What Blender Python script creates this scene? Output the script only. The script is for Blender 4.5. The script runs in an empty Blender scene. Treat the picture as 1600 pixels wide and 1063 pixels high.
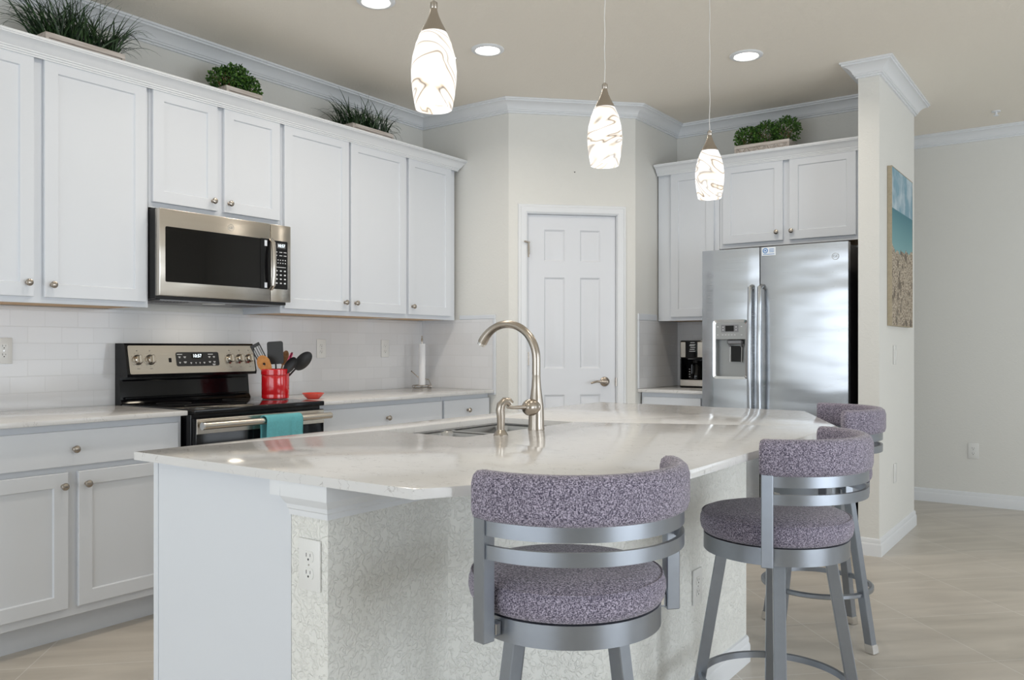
import bpy, bmesh, math, random
from mathutils import Vector, Matrix
PI = math.pi
scene = bpy.context.scene
COL = scene.collection
random.seed(7)

# ------------------------------------------------------------------ camera
cam_d = bpy.data.cameras.new('camera')
cam = bpy.data.objects.new('camera', cam_d); COL.objects.link(cam)
cam_d.sensor_fit = 'HORIZONTAL'; cam_d.sensor_width = 36.0
cam_d.lens = 1298.2 / 1600 * 36.0
cam_d.shift_y = 12.0 / 1600
cam_d.clip_start = 0.05
cam.location = (4.033, 0.0, 1.2042)
cam.rotation_euler = (PI / 2, 0, 0.6237)
scene.camera = cam

# ------------------------------------------------------------------ view, world, daylight
scene.view_settings.view_transform = 'Standard'
scene.view_settings.look = 'None'
scene.view_settings.gamma = 1.0
scene.view_settings.use_curve_mapping = False
scene.view_settings.exposure = EXPOSURE = 0.17
world = bpy.data.worlds.new('world'); scene.world = world; world.use_nodes = True
bg = world.node_tree.nodes['Background']
bg.inputs['Color'].default_value = (0.86, 0.93, 1.0, 1); bg.inputs['Strength'].default_value = 1.0

def area(name, loc, rot, sx, sy, power, color=(1, 1, 1), shape='RECTANGLE', spread=None):
    l = bpy.data.lights.new(name, 'AREA'); l.shape = shape; l.size = sx; l.size_y = sy
    l.energy = power; l.color = color
    if spread: l.spread = spread
    o = bpy.data.objects.new(name, l); COL.objects.link(o); o.location = loc; o.rotation_euler = rot
    return o
# daylight in the big sliding door behind the camera and in two windows added on the right for brightness
area('daylight_sliding_door', (2.5, -3.42, 1.12), (PI / 2, 0, 0), 4.6, 2.0, 66, (0.86, 0.93, 1.0))
area('added_side_daylight', (7.42, 1.6, 1.10), (PI / 2, 0, PI / 2), 2.6, 1.9, 66, (0.86, 0.93, 1.0))  # added fill from the right for island and cabinets, unseen
area('added_far_daylight', (7.42, 5.2, 1.45), (PI / 2, 0, PI / 2), 2.2, 1.5, 22, (0.86, 0.93, 1.0))  # added unseen fill that lifts the far area

# ------------------------------------------------------------------ materials
MATS = {}
def newmat(name):
    m = bpy.data.materials.new(name); m.use_nodes = True; MATS[name] = m
    nt = m.node_tree; b = nt.nodes['Principled BSDF']
    return m, nt, b
def N(nt, t, **kw):
    n = nt.nodes.new(t)
    for k, v in kw.items(): setattr(n, k, v)
    return n
def simple(name, col, rough=0.5, metal=0.0, noise=0.0, nscale=30, bump=0.0, bscale=200, coat=0.0, aniso=None, ior=None):
    m, nt, b = newmat(name)
    b.inputs['Roughness'].default_value = rough; b.inputs['Metallic'].default_value = metal
    b.inputs['Coat Weight'].default_value = coat
    if ior: b.inputs['IOR'].default_value = ior
    tc = N(nt, 'ShaderNodeTexCoord')
    nz = N(nt, 'ShaderNodeTexNoise'); nz.inputs['Scale'].default_value = nscale; nz.inputs['Detail'].default_value = 4
    nt.links.new(tc.outputs['Object'], nz.inputs['Vector'])
    mx = N(nt, 'ShaderNodeMix', data_type='RGBA')
    mx.inputs['A'].default_value = (*[max(0, c * (1 - noise)) for c in col], 1)
    mx.inputs['B'].default_value = (*[min(1, c * (1 + noise)) for c in col], 1)
    nt.links.new(nz.outputs['Fac'], mx.inputs['Factor']); nt.links.new(mx.outputs['Result'], b.inputs['Base Color'])
    if bump:
        n2 = N(nt, 'ShaderNodeTexNoise'); n2.inputs['Scale'].default_value = bscale; n2.inputs['Detail'].default_value = 3
        nt.links.new(tc.outputs['Object'], n2.inputs['Vector'])
        bp = N(nt, 'ShaderNodeBump'); bp.inputs['Strength'].default_value = bump; bp.inputs['Distance'].default_value = 0.002
        nt.links.new(n2.outputs['Fac'], bp.inputs['Height']); nt.links.new(bp.outputs['Normal'], b.inputs['Normal'])
    return m
simple('cabinet_white', (0.735, 0.765, 0.81), 0.35, noise=0.01, nscale=3)
simple('trim_white', (0.81, 0.83, 0.855), 0.35, noise=0.01, nscale=3)
simple('door_white', (0.76, 0.78, 0.82), 0.4, noise=0.01, nscale=3)
simple('plate_white', (0.82, 0.82, 0.80), 0.3)
simple('slot_dark', (0.04, 0.04, 0.04), 0.6)
simple('nickel', (0.43, 0.385, 0.335), 0.27, 1.0, noise=0.05)
simple('cord_clear', (0.72, 0.71, 0.69), 0.3)
simple('chrome', (0.75, 0.75, 0.75), 0.12, 1.0)
simple('black_gloss', (0.005, 0.005, 0.006), 0.10, ior=1.4)
simple('black_matte', (0.012, 0.012, 0.013), 0.45, noise=0.1)
simple('dark_gap', (0.02, 0.018, 0.016), 0.7)
simple('glass_dark', (0.008, 0.0075, 0.007), 0.03, ior=1.36)
simple('ink_white', (0.75, 0.76, 0.78), 0.5)
simple('ink_grey', (0.10, 0.10, 0.10), 0.5)
simple('red_glaze', (0.62, 0.008, 0.014), 0.12, noise=0.05, nscale=12, coat=0.6)
simple('coral_glaze', (0.62, 0.05, 0.03), 0.12, noise=0.2, nscale=25, coat=0.5)
simple('paper', (0.85, 0.86, 0.88), 0.9, bump=0.3, bscale=300)
simple('pink_silicone', (0.55, 0.03, 0.12), 0.4)
simple('soil', (0.03, 0.022, 0.015), 0.9, noise=0.4, nscale=80)
simple('sticker_white', (0.82, 0.86, 0.92), 0.4)
simple('sticker_blue', (0.03, 0.22, 0.55), 0.4)
simple('steel_sink', (0.42, 0.42, 0.42), 0.25, 1.0, noise=0.05, nscale=60)
simple('gunmetal', (0.30, 0.325, 0.365), 0.32, 0.85, noise=0.06, nscale=40)
simple('panel_grey', (0.36, 0.37, 0.37), 0.4, 0.6)
simple('vent_grey', (0.25, 0.25, 0.26), 0.4, 0.7)

def wallmat(name, col, bscale, bstr, dist=0.0015, coarse=0.0):
    m, nt, b = newmat(name); b.inputs['Roughness'].default_value = 0.75
    b.inputs['Base Color'].default_value = (*col, 1)
    tc = N(nt, 'ShaderNodeTexCoord')
    n1 = N(nt, 'ShaderNodeTexNoise'); n1.inputs['Scale'].default_value = bscale; n1.inputs['Detail'].default_value = 3; n1.inputs['Distortion'].default_value = 1.2
    nt.links.new(tc.outputs['Object'], n1.inputs['Vector'])
    rp = N(nt, 'ShaderNodeValToRGB'); rp.color_ramp.elements[0].position = 0.46; rp.color_ramp.elements[1].position = 0.60
    nt.links.new(n1.outputs['Fac'], rp.inputs['Fac'])
    bp = N(nt, 'ShaderNodeBump'); bp.inputs['Strength'].default_value = bstr; bp.inputs['Distance'].default_value = dist
    nt.links.new(rp.outputs['Color'], bp.inputs['Height']); nt.links.new(bp.outputs['Normal'], b.inputs['Normal'])
    return m
wallmat('wall_paint', (0.79, 0.785, 0.75), 38, 0.22)
wallmat('wall_knockdown', (0.84, 0.84, 0.80), 58, 0.75, 0.003)
wallmat('ceiling_paint', (0.88, 0.825, 0.735), 55, 0.35)

def steel(name, col, axis, rough=0.22):
    m, nt, b = newmat(name); b.inputs['Metallic'].default_value = 1.0
    tc = N(nt, 'ShaderNodeTexCoord'); mp = N(nt, 'ShaderNodeMapping')
    mp.inputs['Scale'].default_value = {'x': (2, 250, 250), 'z': (250, 250, 2)}[axis]
    nt.links.new(tc.outputs['Object'], mp.inputs['Vector'])
    nz = N(nt, 'ShaderNodeTexNoise'); nz.inputs['Scale'].default_value = 1.0; nz.inputs['Detail'].default_value = 3
    nt.links.new(mp.outputs['Vector'], nz.inputs['Vector'])
    mr = N(nt, 'ShaderNodeMapRange'); mr.inputs['To Min'].default_value = rough - 0.05; mr.inputs['To Max'].default_value = rough + 0.07
    nt.links.new(nz.outputs['Fac'], mr.inputs['Value']); nt.links.new(mr.outputs['Result'], b.inputs['Roughness'])
    mx = N(nt, 'ShaderNodeMix', data_type='RGBA')
    mx.inputs['A'].default_value = (*[c * 0.92 for c in col], 1); mx.inputs['B'].default_value = (*[min(1, c * 1.06) for c in col], 1)
    nt.links.new(nz.outputs['Fac'], mx.inputs['Factor']); nt.links.new(mx.outputs['Result'], b.inputs['Base Color'])
    n2 = N(nt, 'ShaderNodeTexNoise'); n2.inputs['Scale'].default_value = 2.2; n2.inputs['Detail'].default_value = 1
    mp2 = N(nt, 'ShaderNodeMapping'); mp2.inputs['Scale'].default_value = (1, 1, 3)
    nt.links.new(tc.outputs['Object'], mp2.inputs['Vector']); nt.links.new(mp2.outputs['Vector'], n2.inputs['Vector'])
    bp = N(nt, 'ShaderNodeBump'); bp.inputs['Strength'].default_value = 0.35; bp.inputs['Distance'].default_value = 0.02
    nt.links.new(n2.outputs['Fac'], bp.inputs['Height']); nt.links.new(bp.outputs['Normal'], b.inputs['Normal'])
    return m
steel('steel_fridge', (0.50, 0.52, 0.545), 'x', 0.24)
steel('steel_warm', (0.60, 0.56, 0.50), 'x', 0.24)

def quartz():
    m, nt, b = newmat('quartz'); b.inputs['Roughness'].default_value = 0.11; b.inputs['Coat Weight'].default_value = 0.0
    b.inputs['Coat Roughness'].default_value = 0.04
    tc = N(nt, 'ShaderNodeTexCoord')
    mp = N(nt, 'ShaderNodeMapping'); mp.inputs['Rotation'].default_value = (0, 0, 0.5); mp.inputs['Scale'].default_value = (1, 2.4, 1)
    nt.links.new(tc.outputs['Object'], mp.inputs['Vector'])
    n1 = N(nt, 'ShaderNodeTexNoise'); n1.inputs['Scale'].default_value = 17; n1.inputs['Detail'].default_value = 5; n1.inputs['Distortion'].default_value = 1.5
    nt.links.new(mp.outputs['Vector'], n1.inputs['Vector'])
    r1 = N(nt, 'ShaderNodeValToRGB')          # thin veins: a narrow band of the noise
    e = r1.color_ramp.elements; e[0].position = 0.487; e[0].color = (0, 0, 0, 1); e[1].position = 0.5; e[1].color = (1, 1, 1, 1)
    e2 = r1.color_ramp.elements.new(0.513); e2.color = (0, 0, 0, 1)
    nt.links.new(n1.outputs['Fac'], r1.inputs['Fac'])
    n2 = N(nt, 'ShaderNodeTexNoise'); n2.inputs['Scale'].default_value = 22; n2.inputs['Detail'].default_value = 2
    nt.links.new(tc.outputs['Object'], n2.inputs['Vector'])
    r2 = N(nt, 'ShaderNodeValToRGB'); r2.color_ramp.elements[0].position = 0.50; r2.color_ramp.elements[1].position = 0.60
    nt.links.new(n2.outputs['Fac'], r2.inputs['Fac'])
    mu = N(nt, 'ShaderNodeMath', operation='MULTIPLY'); nt.links.new(r1.outputs['Color'], mu.inputs[0]); nt.links.new(r2.outputs['Color'], mu.inputs[1])
    mu2 = N(nt, 'ShaderNodeMath', operation='MULTIPLY'); mu2.inputs[1].default_value = 0.8; nt.links.new(mu.outputs[0], mu2.inputs[0])
    mx = N(nt, 'ShaderNodeMix', data_type='RGBA'); mx.inputs['A'].default_value = (0.72, 0.715, 0.71, 1); mx.inputs['B'].default_value = (0.30, 0.28, 0.27, 1)
    nt.links.new(mu2.outputs[0], mx.inputs['Factor'])
    nt.links.new(mx.outputs['Result'], b.inputs['Base Color'])
quartz()

def bricks(name, swz, w, h, mort, c1, c2, cm, rough, offset=0.5, rot=0.0, bump=0.5, streak=False, loc=(0, 0, 0)):
    m, nt, b = newmat(name); b.inputs['Roughness'].default_value = rough
    tc = N(nt, 'ShaderNodeTexCoord'); sp = N(nt, 'ShaderNodeSeparateXYZ'); cb = N(nt, 'ShaderNodeCombineXYZ')
    nt.links.new(tc.outputs['Object'], sp.inputs[0])
    for i, a in enumerate(swz): nt.links.new(sp.outputs[a], cb.inputs[i])
    mp = N(nt, 'ShaderNodeMapping'); mp.inputs['Rotation'].default_value = (0, 0, rot); mp.inputs['Location'].default_value = loc
    nt.links.new(cb.outputs[0], mp.inputs['Vector'])
    br = N(nt, 'ShaderNodeTexBrick', offset=offset, squash=1.0)
    br.inputs['Scale'].default_value = 1.0; br.inputs['Brick Width'].default_value = w; br.inputs['Row Height'].default_value = h
    br.inputs['Mortar Size'].default_value = mort; br.inputs['Mortar Smooth'].default_value = 0.3; br.inputs['Bias'].default_value = 0
    br.inputs['Color1'].default_value = (*c1, 1); br.inputs['Color2'].default_value = (*c2, 1); br.inputs['Mortar'].default_value = (*cm, 1)
    nt.links.new(mp.outputs['Vector'], br.inputs['Vector'])
    out = br.outputs['Color']
    if streak:
        m2 = N(nt, 'ShaderNodeMapping'); m2.inputs['Scale'].default_value = (0.9, 4.0, 1)
        nt.links.new(mp.outputs['Vector'], m2.inputs['Vector'])
        nz = N(nt, 'ShaderNodeTexNoise'); nz.inputs['Scale'].default_value = 2.2; nz.inputs['Detail'].default_value = 6; nz.inputs['Distortion'].default_value = 0.8
        nt.links.new(m2.outputs['Vector'], nz.inputs['Vector'])
        rp = N(nt, 'ShaderNodeValToRGB'); rp.color_ramp.elements[0].position = 0.3; rp.color_ramp.elements[1].position = 0.7
        rp.color_ramp.elements[0].color = (0.84, 0.83, 0.82, 1); rp.color_ramp.elements[1].color = (1.08, 1.08, 1.08, 1)
        nt.links.new(nz.outputs['Fac'], rp.inputs['Fac'])
        mx = N(nt, 'ShaderNodeMix', data_type='RGBA', blend_type='MULTIPLY'); mx.inputs['Factor'].default_value = 1.0
        nt.links.new(out, mx.inputs['A']); nt.links.new(rp.outputs['Color'], mx.inputs['B']); out = mx.outputs['Result']
    nt.links.new(out, b.inputs['Base Color'])
    iv = N(nt, 'ShaderNodeMath', operation='SUBTRACT'); iv.inputs[0].default_value = 1.0; nt.links.new(br.outputs['Fac'], iv.inputs[1])
    bp = N(nt, 'ShaderNodeBump'); bp.inputs['Strength'].default_value = bump; bp.inputs['Distance'].default_value = 0.001
    nt.links.new(iv.outputs[0], bp.inputs['Height']); nt.links.new(bp.outputs['Normal'], b.inputs['Normal'])
# world grid of the floor: joints at multiples of 0.52 m on axes turned 45 degrees
bricks('floor_tile', 'XYZ', 0.52, 0.52, 0.0025, (0.545, 0.50, 0.435), (0.585, 0.535, 0.47), (0.70, 0.67, 0.62), 0.30, offset=0.0, rot=-PI / 4, bump=0.4, streak=True)
TW = (0.80, 0.805, 0.82)
bricks('subway_left', 'YZX', 0.152, 0.0762, 0.0016, TW, (0.76, 0.765, 0.78), (0.735, 0.74, 0.75), 0.10, loc=(0.03, -0.92 % 0.0762, 0))
bricks('subway_return', 'XZY', 0.152, 0.0762, 0.0016, TW, (0.76, 0.765, 0.78), (0.735, 0.74, 0.75), 0.10, loc=(0.0, -0.92 % 0.0762, 0))

def wood(name, c1, c2, scale=(1, 12, 12), rough=0.5):
    m, nt, b = newmat(name); b.inputs['Roughness'].default_value = rough
    tc = N(nt, 'ShaderNodeTexCoord'); mp = N(nt, 'ShaderNodeMapping'); mp.inputs['Scale'].default_value = scale
    nt.links.new(tc.outputs['Object'], mp.inputs['Vector'])
    nz = N(nt, 'ShaderNodeTexNoise'); nz.inputs['Scale'].default_value = 5; nz.inputs['Detail'].default_value = 6; nz.inputs['Distortion'].default_value = 0.6
    nt.links.new(mp.outputs['Vector'], nz.inputs['Vector'])
    rp = N(nt, 'ShaderNodeValToRGB'); e = rp.color_ramp.elements
    e[0].position = 0.35; e[0].color = (*c1, 1); e[1].position = 0.65; e[1].color = (*c2, 1)
    nt.links.new(nz.outputs['Fac'], rp.inputs['Fac']); nt.links.new(rp.outputs['Color'], b.inputs['Base Color'])
wood('maple', (0.62, 0.38, 0.18), (0.72, 0.47, 0.24))
wood('whitewash_wood', (0.50, 0.43, 0.38), (0.76, 0.70, 0.65))
wood('orange_wood', (0.50, 0.20, 0.04), (0.64, 0.28, 0.07))
wood('brown_wood', (0.24, 0.12, 0.05), (0.34, 0.18, 0.09))

def fabric():
    m, nt, b = newmat('melange_fabric'); b.inputs['Roughness'].default_value = 0.95
    b.inputs['Sheen Weight'].default_value = 0.25
    tc = N(nt, 'ShaderNodeTexCoord'); outs = []
    for sc in ((620, 620, 210), (240, 240, 620)):
        mp = N(nt, 'ShaderNodeMapping'); mp.inputs['Scale'].default_value = sc
        nt.links.new(tc.outputs['Object'], mp.inputs['Vector'])
        nz = N(nt, 'ShaderNodeTexNoise'); nz.inputs['Scale'].default_value = 1.0; nz.inputs['Detail'].default_value = 2
        nt.links.new(mp.outputs['Vector'], nz.inputs['Vector']); outs.append(nz.outputs['Fac'])
    ad = N(nt, 'ShaderNodeMath', operation='ADD'); nt.links.new(outs[0], ad.inputs[0]); nt.links.new(outs[1], ad.inputs[1])
    hf = N(nt, 'ShaderNodeMath', operation='MULTIPLY'); hf.inputs[1].default_value = 0.5; nt.links.new(ad.outputs[0], hf.inputs[0])
    rp = N(nt, 'ShaderNodeValToRGB'); e = rp.color_ramp.elements
    e[0].position = 0.41; e[0].color = (0.052, 0.044, 0.078, 1); e[1].position = 0.59; e[1].color = (0.50, 0.45, 0.56, 1)
    mid = rp.color_ramp.elements.new(0.5); mid.color = (0.20, 0.18, 0.23, 1)
    nt.links.new(hf.outputs[0], rp.inputs['Fac']); nt.links.new(rp.outputs['Color'], b.inputs['Base Color'])
    bp = N(nt, 'ShaderNodeBump'); bp.inputs['Strength'].default_value = 0.6; bp.inputs['Distance'].default_value = 0.0015
    nt.links.new(hf.outputs[0], bp.inputs['Height']); nt.links.new(bp.outputs['Normal'], b.inputs['Normal'])
fabric()
def leafmat(name, c1, c2, sc=60):
    m, nt, b = newmat(name); b.inputs['Roughness'].default_value = 0.45
    tc = N(nt, 'ShaderNodeTexCoord'); nz = N(nt, 'ShaderNodeTexNoise'); nz.inputs['Scale'].default_value = sc
    nt.links.new(tc.outputs['Object'], nz.inputs['Vector'])
    rp = N(nt, 'ShaderNodeValToRGB'); e = rp.color_ramp.elements
    e[0].position = 0.4; e[0].color = (*c1, 1); e[1].position = 0.6; e[1].color = (*c2, 1)
    nt.links.new(nz.outputs['Fac'], rp.inputs['Fac']); nt.links.new(rp.outputs['Color'], b.inputs['Base Color'])
leafmat('grass_green', (0.010, 0.030, 0.012), (0.035, 0.085, 0.022), 40)
leafmat('box_green', (0.015, 0.065, 0.010), (0.11, 0.24, 0.035), 60)
simple('canvas_edge', (0.46, 0.39, 0.28), 0.8, noise=0.2, nscale=60)
simple('teal_terry', (0.15, 0.50, 0.55), 0.95, noise=0.15, nscale=120, bump=1.0, bscale=900)

def emit(name, col, s):
    m, nt, b = newmat(name); b.inputs['Base Color'].default_value = (*col, 1)
    b.inputs['Emission Color'].default_value = (*col, 1); b.inputs['Emission Strength'].default_value = s
emit('led_disc', (1.0, 0.93, 0.82), 9.0)
emit('display_digits', (0.80, 0.92, 1.0), 1.6)
emit('small_bulb', (1.0, 0.86, 0.65), 12.0)

def marble_glass():
    m, nt, b = newmat('art_glass'); b.inputs['Roughness'].default_value = 0.08
    tc = N(nt, 'ShaderNodeTexCoord'); mp = N(nt, 'ShaderNodeMapping'); mp.inputs['Rotation'].default_value = (0.5, 0.35, 0)
    oi = N(nt, 'ShaderNodeObjectInfo'); va = N(nt, 'ShaderNodeVectorMath', operation='ADD')
    nt.links.new(tc.outputs['Object'], va.inputs[0]); nt.links.new(oi.outputs['Location'], va.inputs[1])
    nt.links.new(va.outputs[0], mp.inputs['Vector'])
    nd = N(nt, 'ShaderNodeTexNoise'); nd.inputs['Scale'].default_value = 4.2; nd.inputs['Detail'].default_value = 1.5; nd.inputs['Distortion'].default_value = 1.3
    m2 = N(nt, 'ShaderNodeMapping'); m2.inputs['Scale'].default_value = (1.0, 1.0, 2.6)
    nt.links.new(mp.outputs['Vector'], m2.inputs['Vector']); nt.links.new(m2.outputs['Vector'], nd.inputs['Vector'])
    r1 = N(nt, 'ShaderNodeValToRGB'); e = r1.color_ramp.elements
    e[0].position = 0.30; e[0].color = (1, 1, 1, 1); e[1].position = 0.80; e[1].color = (1, 1, 1, 1)
    for p, c in ((0.44, (1, 1, 1, 1)), (0.462, (0.80, 0.66, 0.50, 1)), (0.475, (0.20, 0.17, 0.15, 1)), (0.484, (0.74, 0.64, 0.54, 1)), (0.51, (1, 0.97, 0.92, 1)), (0.555, (1, 1, 1, 1)),
                 (0.575, (0.85, 0.74, 0.60, 1)), (0.588, (0.42, 0.38, 0.35, 1)), (0.60, (0.86, 0.80, 0.74, 1)), (0.63, (1, 1, 1, 1))):
        q = e.new(p); q.color = c
    nt.links.new(nd.outputs['Fac'], r1.inputs['Fac'])
    dk = N(nt, 'ShaderNodeMix', data_type='RGBA', blend_type='MULTIPLY'); dk.inputs['Factor'].default_value = 1.0; dk.inputs['B'].default_value = (0.25, 0.25, 0.25, 1)
    nt.links.new(r1.outputs['Color'], dk.inputs['A']); nt.links.new(dk.outputs['Result'], b.inputs['Base Color'])
    nt.links.new(r1.outputs['Color'], b.inputs['Emission Color'])
    b.inputs['Emission Strength'].default_value = 0.95
marble_glass()

def beach():
    m, nt, b = newmat('beach_canvas'); b.inputs['Roughness'].default_value = 0.6
    tc = N(nt, 'ShaderNodeTexCoord'); sp = N(nt, 'ShaderNodeSeparateXYZ'); nt.links.new(tc.outputs['Object'], sp.inputs[0])
    def noise(sc, det=4):
        n = N(nt, 'ShaderNodeTexNoise'); n.inputs['Scale'].default_value = sc; n.inputs['Detail'].default_value = det
        nt.links.new(tc.outputs['Object'], n.inputs['Vector']); return n.outputs['Fac']
    def math(op, a, bb):
        n = N(nt, 'ShaderNodeMath', operation=op)
        for i, v in enumerate((a, bb)):
            if isinstance(v, (int, float)): n.inputs[i].default_value = v
            else: nt.links.new(v, n.inputs[i])
        return n.outputs[0]
    def ramp(f, stops):
        n = N(nt, 'ShaderNodeValToRGB'); e = n.color_ramp.elements
        e[0].position, e[0].color = stops[0][0], (*stops[0][1], 1); e[1].position, e[1].color = stops[-1][0], (*stops[-1][1], 1)
        for p, c in stops[1:-1]: q = e.new(p); q.color = (*c, 1)
        nt.links.new(f, n.inputs['Fac']); return n.outputs['Color']
    def mix(f, a, bb):
        n = N(nt, 'ShaderNodeMix', data_type='RGBA'); nt.links.new(f, n.inputs['Factor'])
        nt.links.new(a, n.inputs['A']); nt.links.new(bb, n.inputs['B']); return n.outputs['Result']
    z = sp.outputs['Z']
    sky = ramp(noise(6), [(0.45, (0.20, 0.36, 0.45)), (0.62, (0.50, 0.60, 0.66))])
    sea = ramp(z, [(0.0, (0.34, 0.50, 0.48)), (0.45, (0.20, 0.40, 0.42)), (0.70, (0.055, 0.20, 0.25))])
    speck = ramp(noise(85, 5), [(0.40, (0.10, 0.07, 0.05)), (0.50, (0.42, 0.34, 0.25)), (0.60, (0.62, 0.55, 0.44))])
    patch = ramp(noise(13, 3), [(0.56, (0, 0, 0)), (0.63, (1, 1, 1))])
    dark = N(nt, 'ShaderNodeRGB'); dark.outputs[0].default_value = (0.14, 0.11, 0.08, 1)
    sand = mix(patch, speck, dark.outputs[0])
    zs = math('ADD', z, math('MULTIPLY', math('SUBTRACT', noise(7), 0.5), 0.22))
    fs = math('LESS_THAN', zs, 0.47)
    fk = math('GREATER_THAN', z, 0.70)
    nt.links.new(mix(fs, mix(fk, sea, sky), sand), b.inputs['Base Color'])
beach()

# ------------------------------------------------------------------ mesh helpers
def tag(o, label=None, cat=None, group=None, kind=None):
    if label: o['label'] = label
    if cat: o['category'] = cat
    if group: o['group'] = group
    if kind: o['kind'] = kind
    return o
def link(name, me, mat=None, parent=None, loc=None, rot=None):
    o = bpy.data.objects.new(name, me); COL.objects.link(o)
    if mat: me.materials.append(MATS[mat])
    if parent: o.parent = parent
    if loc: o.location = loc
    if rot: o.rotation_euler = rot
    return o
def obj(name, bm, mat, parent=None, loc=None, rot=None, smooth=30):
    bmesh.ops.recalc_face_normals(bm, faces=bm.faces)
    me = bpy.data.meshes.new(name); bm.to_mesh(me); bm.free()
    if smooth:
        for p in me.polygons: p.use_smooth = True
        me.set_sharp_from_angle(angle=math.radians(smooth))
    return link(name, me, mat, parent, loc, rot)
def empty(name, loc=(0, 0, 0), rz=0, **kw):
    o = bpy.data.objects.new(name, None); COL.objects.link(o); o.location = loc; o.rotation_euler = (0, 0, rz)
    o.empty_display_size = 0.05
    return tag(o, **kw)
def dup(root, loc, rz=None, **kw):
    r = root.copy(); COL.objects.link(r); r.location = loc
    if rz is not None: r.rotation_euler = (0, 0, rz)
    tag(r, **kw)
    for ch in list(root.children):
        c = ch.copy(); COL.objects.link(c); c.parent = r
        for g in list(ch.children):
            d = g.copy(); COL.objects.link(d); d.parent = c
    return r
def box(bm, x0, x1, y0, y1, z0, z1, bev=0.0, seg=1):
    r = bmesh.ops.create_cube(bm, size=1.0); vs = r['verts']
    for v in vs:
        v.co.x = x0 if v.co.x < 0 else x1; v.co.y = y0 if v.co.y < 0 else y1; v.co.z = z0 if v.co.z < 0 else z1
    if bev:
        es = list({e for v in vs for e in v.link_edges})
        bmesh.ops.bevel(bm, geom=es, offset=bev, segments=seg, profile=0.5, affect='EDGES')
def BX(x0, x1, y0, y1, z0, z1, bev=0.0, seg=1):
    bm = bmesh.new(); box(bm, x0, x1, y0, y1, z0, z1, bev, seg); return bm
def prism(bm, pts, z0, z1):
    a = [bm.verts.new((x, y, z0)) for x, y in pts]; b = [bm.verts.new((x, y, z1)) for x, y in pts]
    n = len(pts); bm.faces.new(a[::-1]); bm.faces.new(b)
    for i in range(n): bm.faces.new((a[i], a[(i + 1) % n], b[(i + 1) % n], b[i]))
def prism_y(bm, pts, y0, y1):          # polygon in x,z pushed along y
    a = [bm.verts.new((x, y0, z)) for x, z in pts]; b = [bm.verts.new((x, y1, z)) for x, z in pts]
    n = len(pts); bm.faces.new(a); bm.faces.new(b[::-1])
    for i in range(n): bm.faces.new((a[i], b[i], b[(i + 1) % n], a[(i + 1) % n]))
def rrect(x0, x1, z0, z1, r, n=5):
    out = []
    for cx, cz, a0 in ((x1 - r, z1 - r, 0), (x0 + r, z1 - r, 90), (x0 + r, z0 + r, 180), (x1 - r, z0 + r, 270)):
        for i in range(n + 1):
            a = math.radians(a0 + 90 * i / n); out.append((cx + r * math.cos(a), cz + r * math.sin(a)))
    return out
def lathe(bm, prof, seg=32, c=(0, 0, 0), M=None):
    rings = []
    for r, z in prof:
        if r < 1e-6:
            v = Vector((0, 0, z)); v = (M @ v) if M else v
            rings.append([bm.verts.new(v + Vector(c))])
        else:
            ring = []
            for i in range(seg):
                a = 2 * PI * i / seg; v = Vector((r * math.cos(a), r * math.sin(a), z)); v = (M @ v) if M else v
                ring.append(bm.verts.new(v + Vector(c)))
            rings.append(ring)
    for A, B in zip(rings, rings[1:]):
        if len(A) == 1 and len(B) == 1: continue
        for i in range(seg):
            j = (i + 1) % seg
            if len(A) == 1: bm.faces.new((A[0], B[i], B[j]))
            elif len(B) == 1: bm.faces.new((A[i], A[j], B[0]))
            else: bm.faces.new((A[i], A[j], B[j], B[i]))
def LT(prof, seg=32, c=(0, 0, 0), M=None):
    bm = bmesh.new(); lathe(bm, prof, seg, c, M); return bm
RX = Matrix.Rotation(PI / 2, 3, 'X')     # lathe axis z -> -y (outwards in a cabinet's own frame)
def tube(bm, pts, rad, seg=12, flat=None, cap=True):
    pts = [Vector(p) for p in pts]; rings = []
    n = len(pts); up = Vector((0, 0, 1))
    prev = None
    for i, p in enumerate(pts):
        t = (pts[min(i + 1, n - 1)] - pts[max(i - 1, 0)]).normalized()
        if prev is None:
            a = up if abs(t.dot(up)) < 0.95 else Vector((1, 0, 0))
            u = (a - t * a.dot(t)).normalized()
        else: u = (prev - t * prev.dot(t)).normalized()
        prev = u; w = t.cross(u)
        r = rad[i] if isinstance(rad, (list, tuple)) else rad
        ru, rw = (r, r) if not flat else (r * flat[0], r * flat[1])
        rings.append([bm.verts.new(p + u * ru * math.cos(2 * PI * k / seg) + w * rw * math.sin(2 * PI * k / seg)) for k in range(seg)])
    for A, B in zip(rings, rings[1:]):
        for k in range(seg): bm.faces.new((A[k], A[(k + 1) % seg], B[(k + 1) % seg], B[k]))
    if cap:
        bm.faces.new(rings[0][::-1]); bm.faces.new(rings[-1])
def TB(pts, rad, seg=12, flat=None):
    bm = bmesh.new(); tube(bm, pts, rad, seg, flat); return bm
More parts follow.
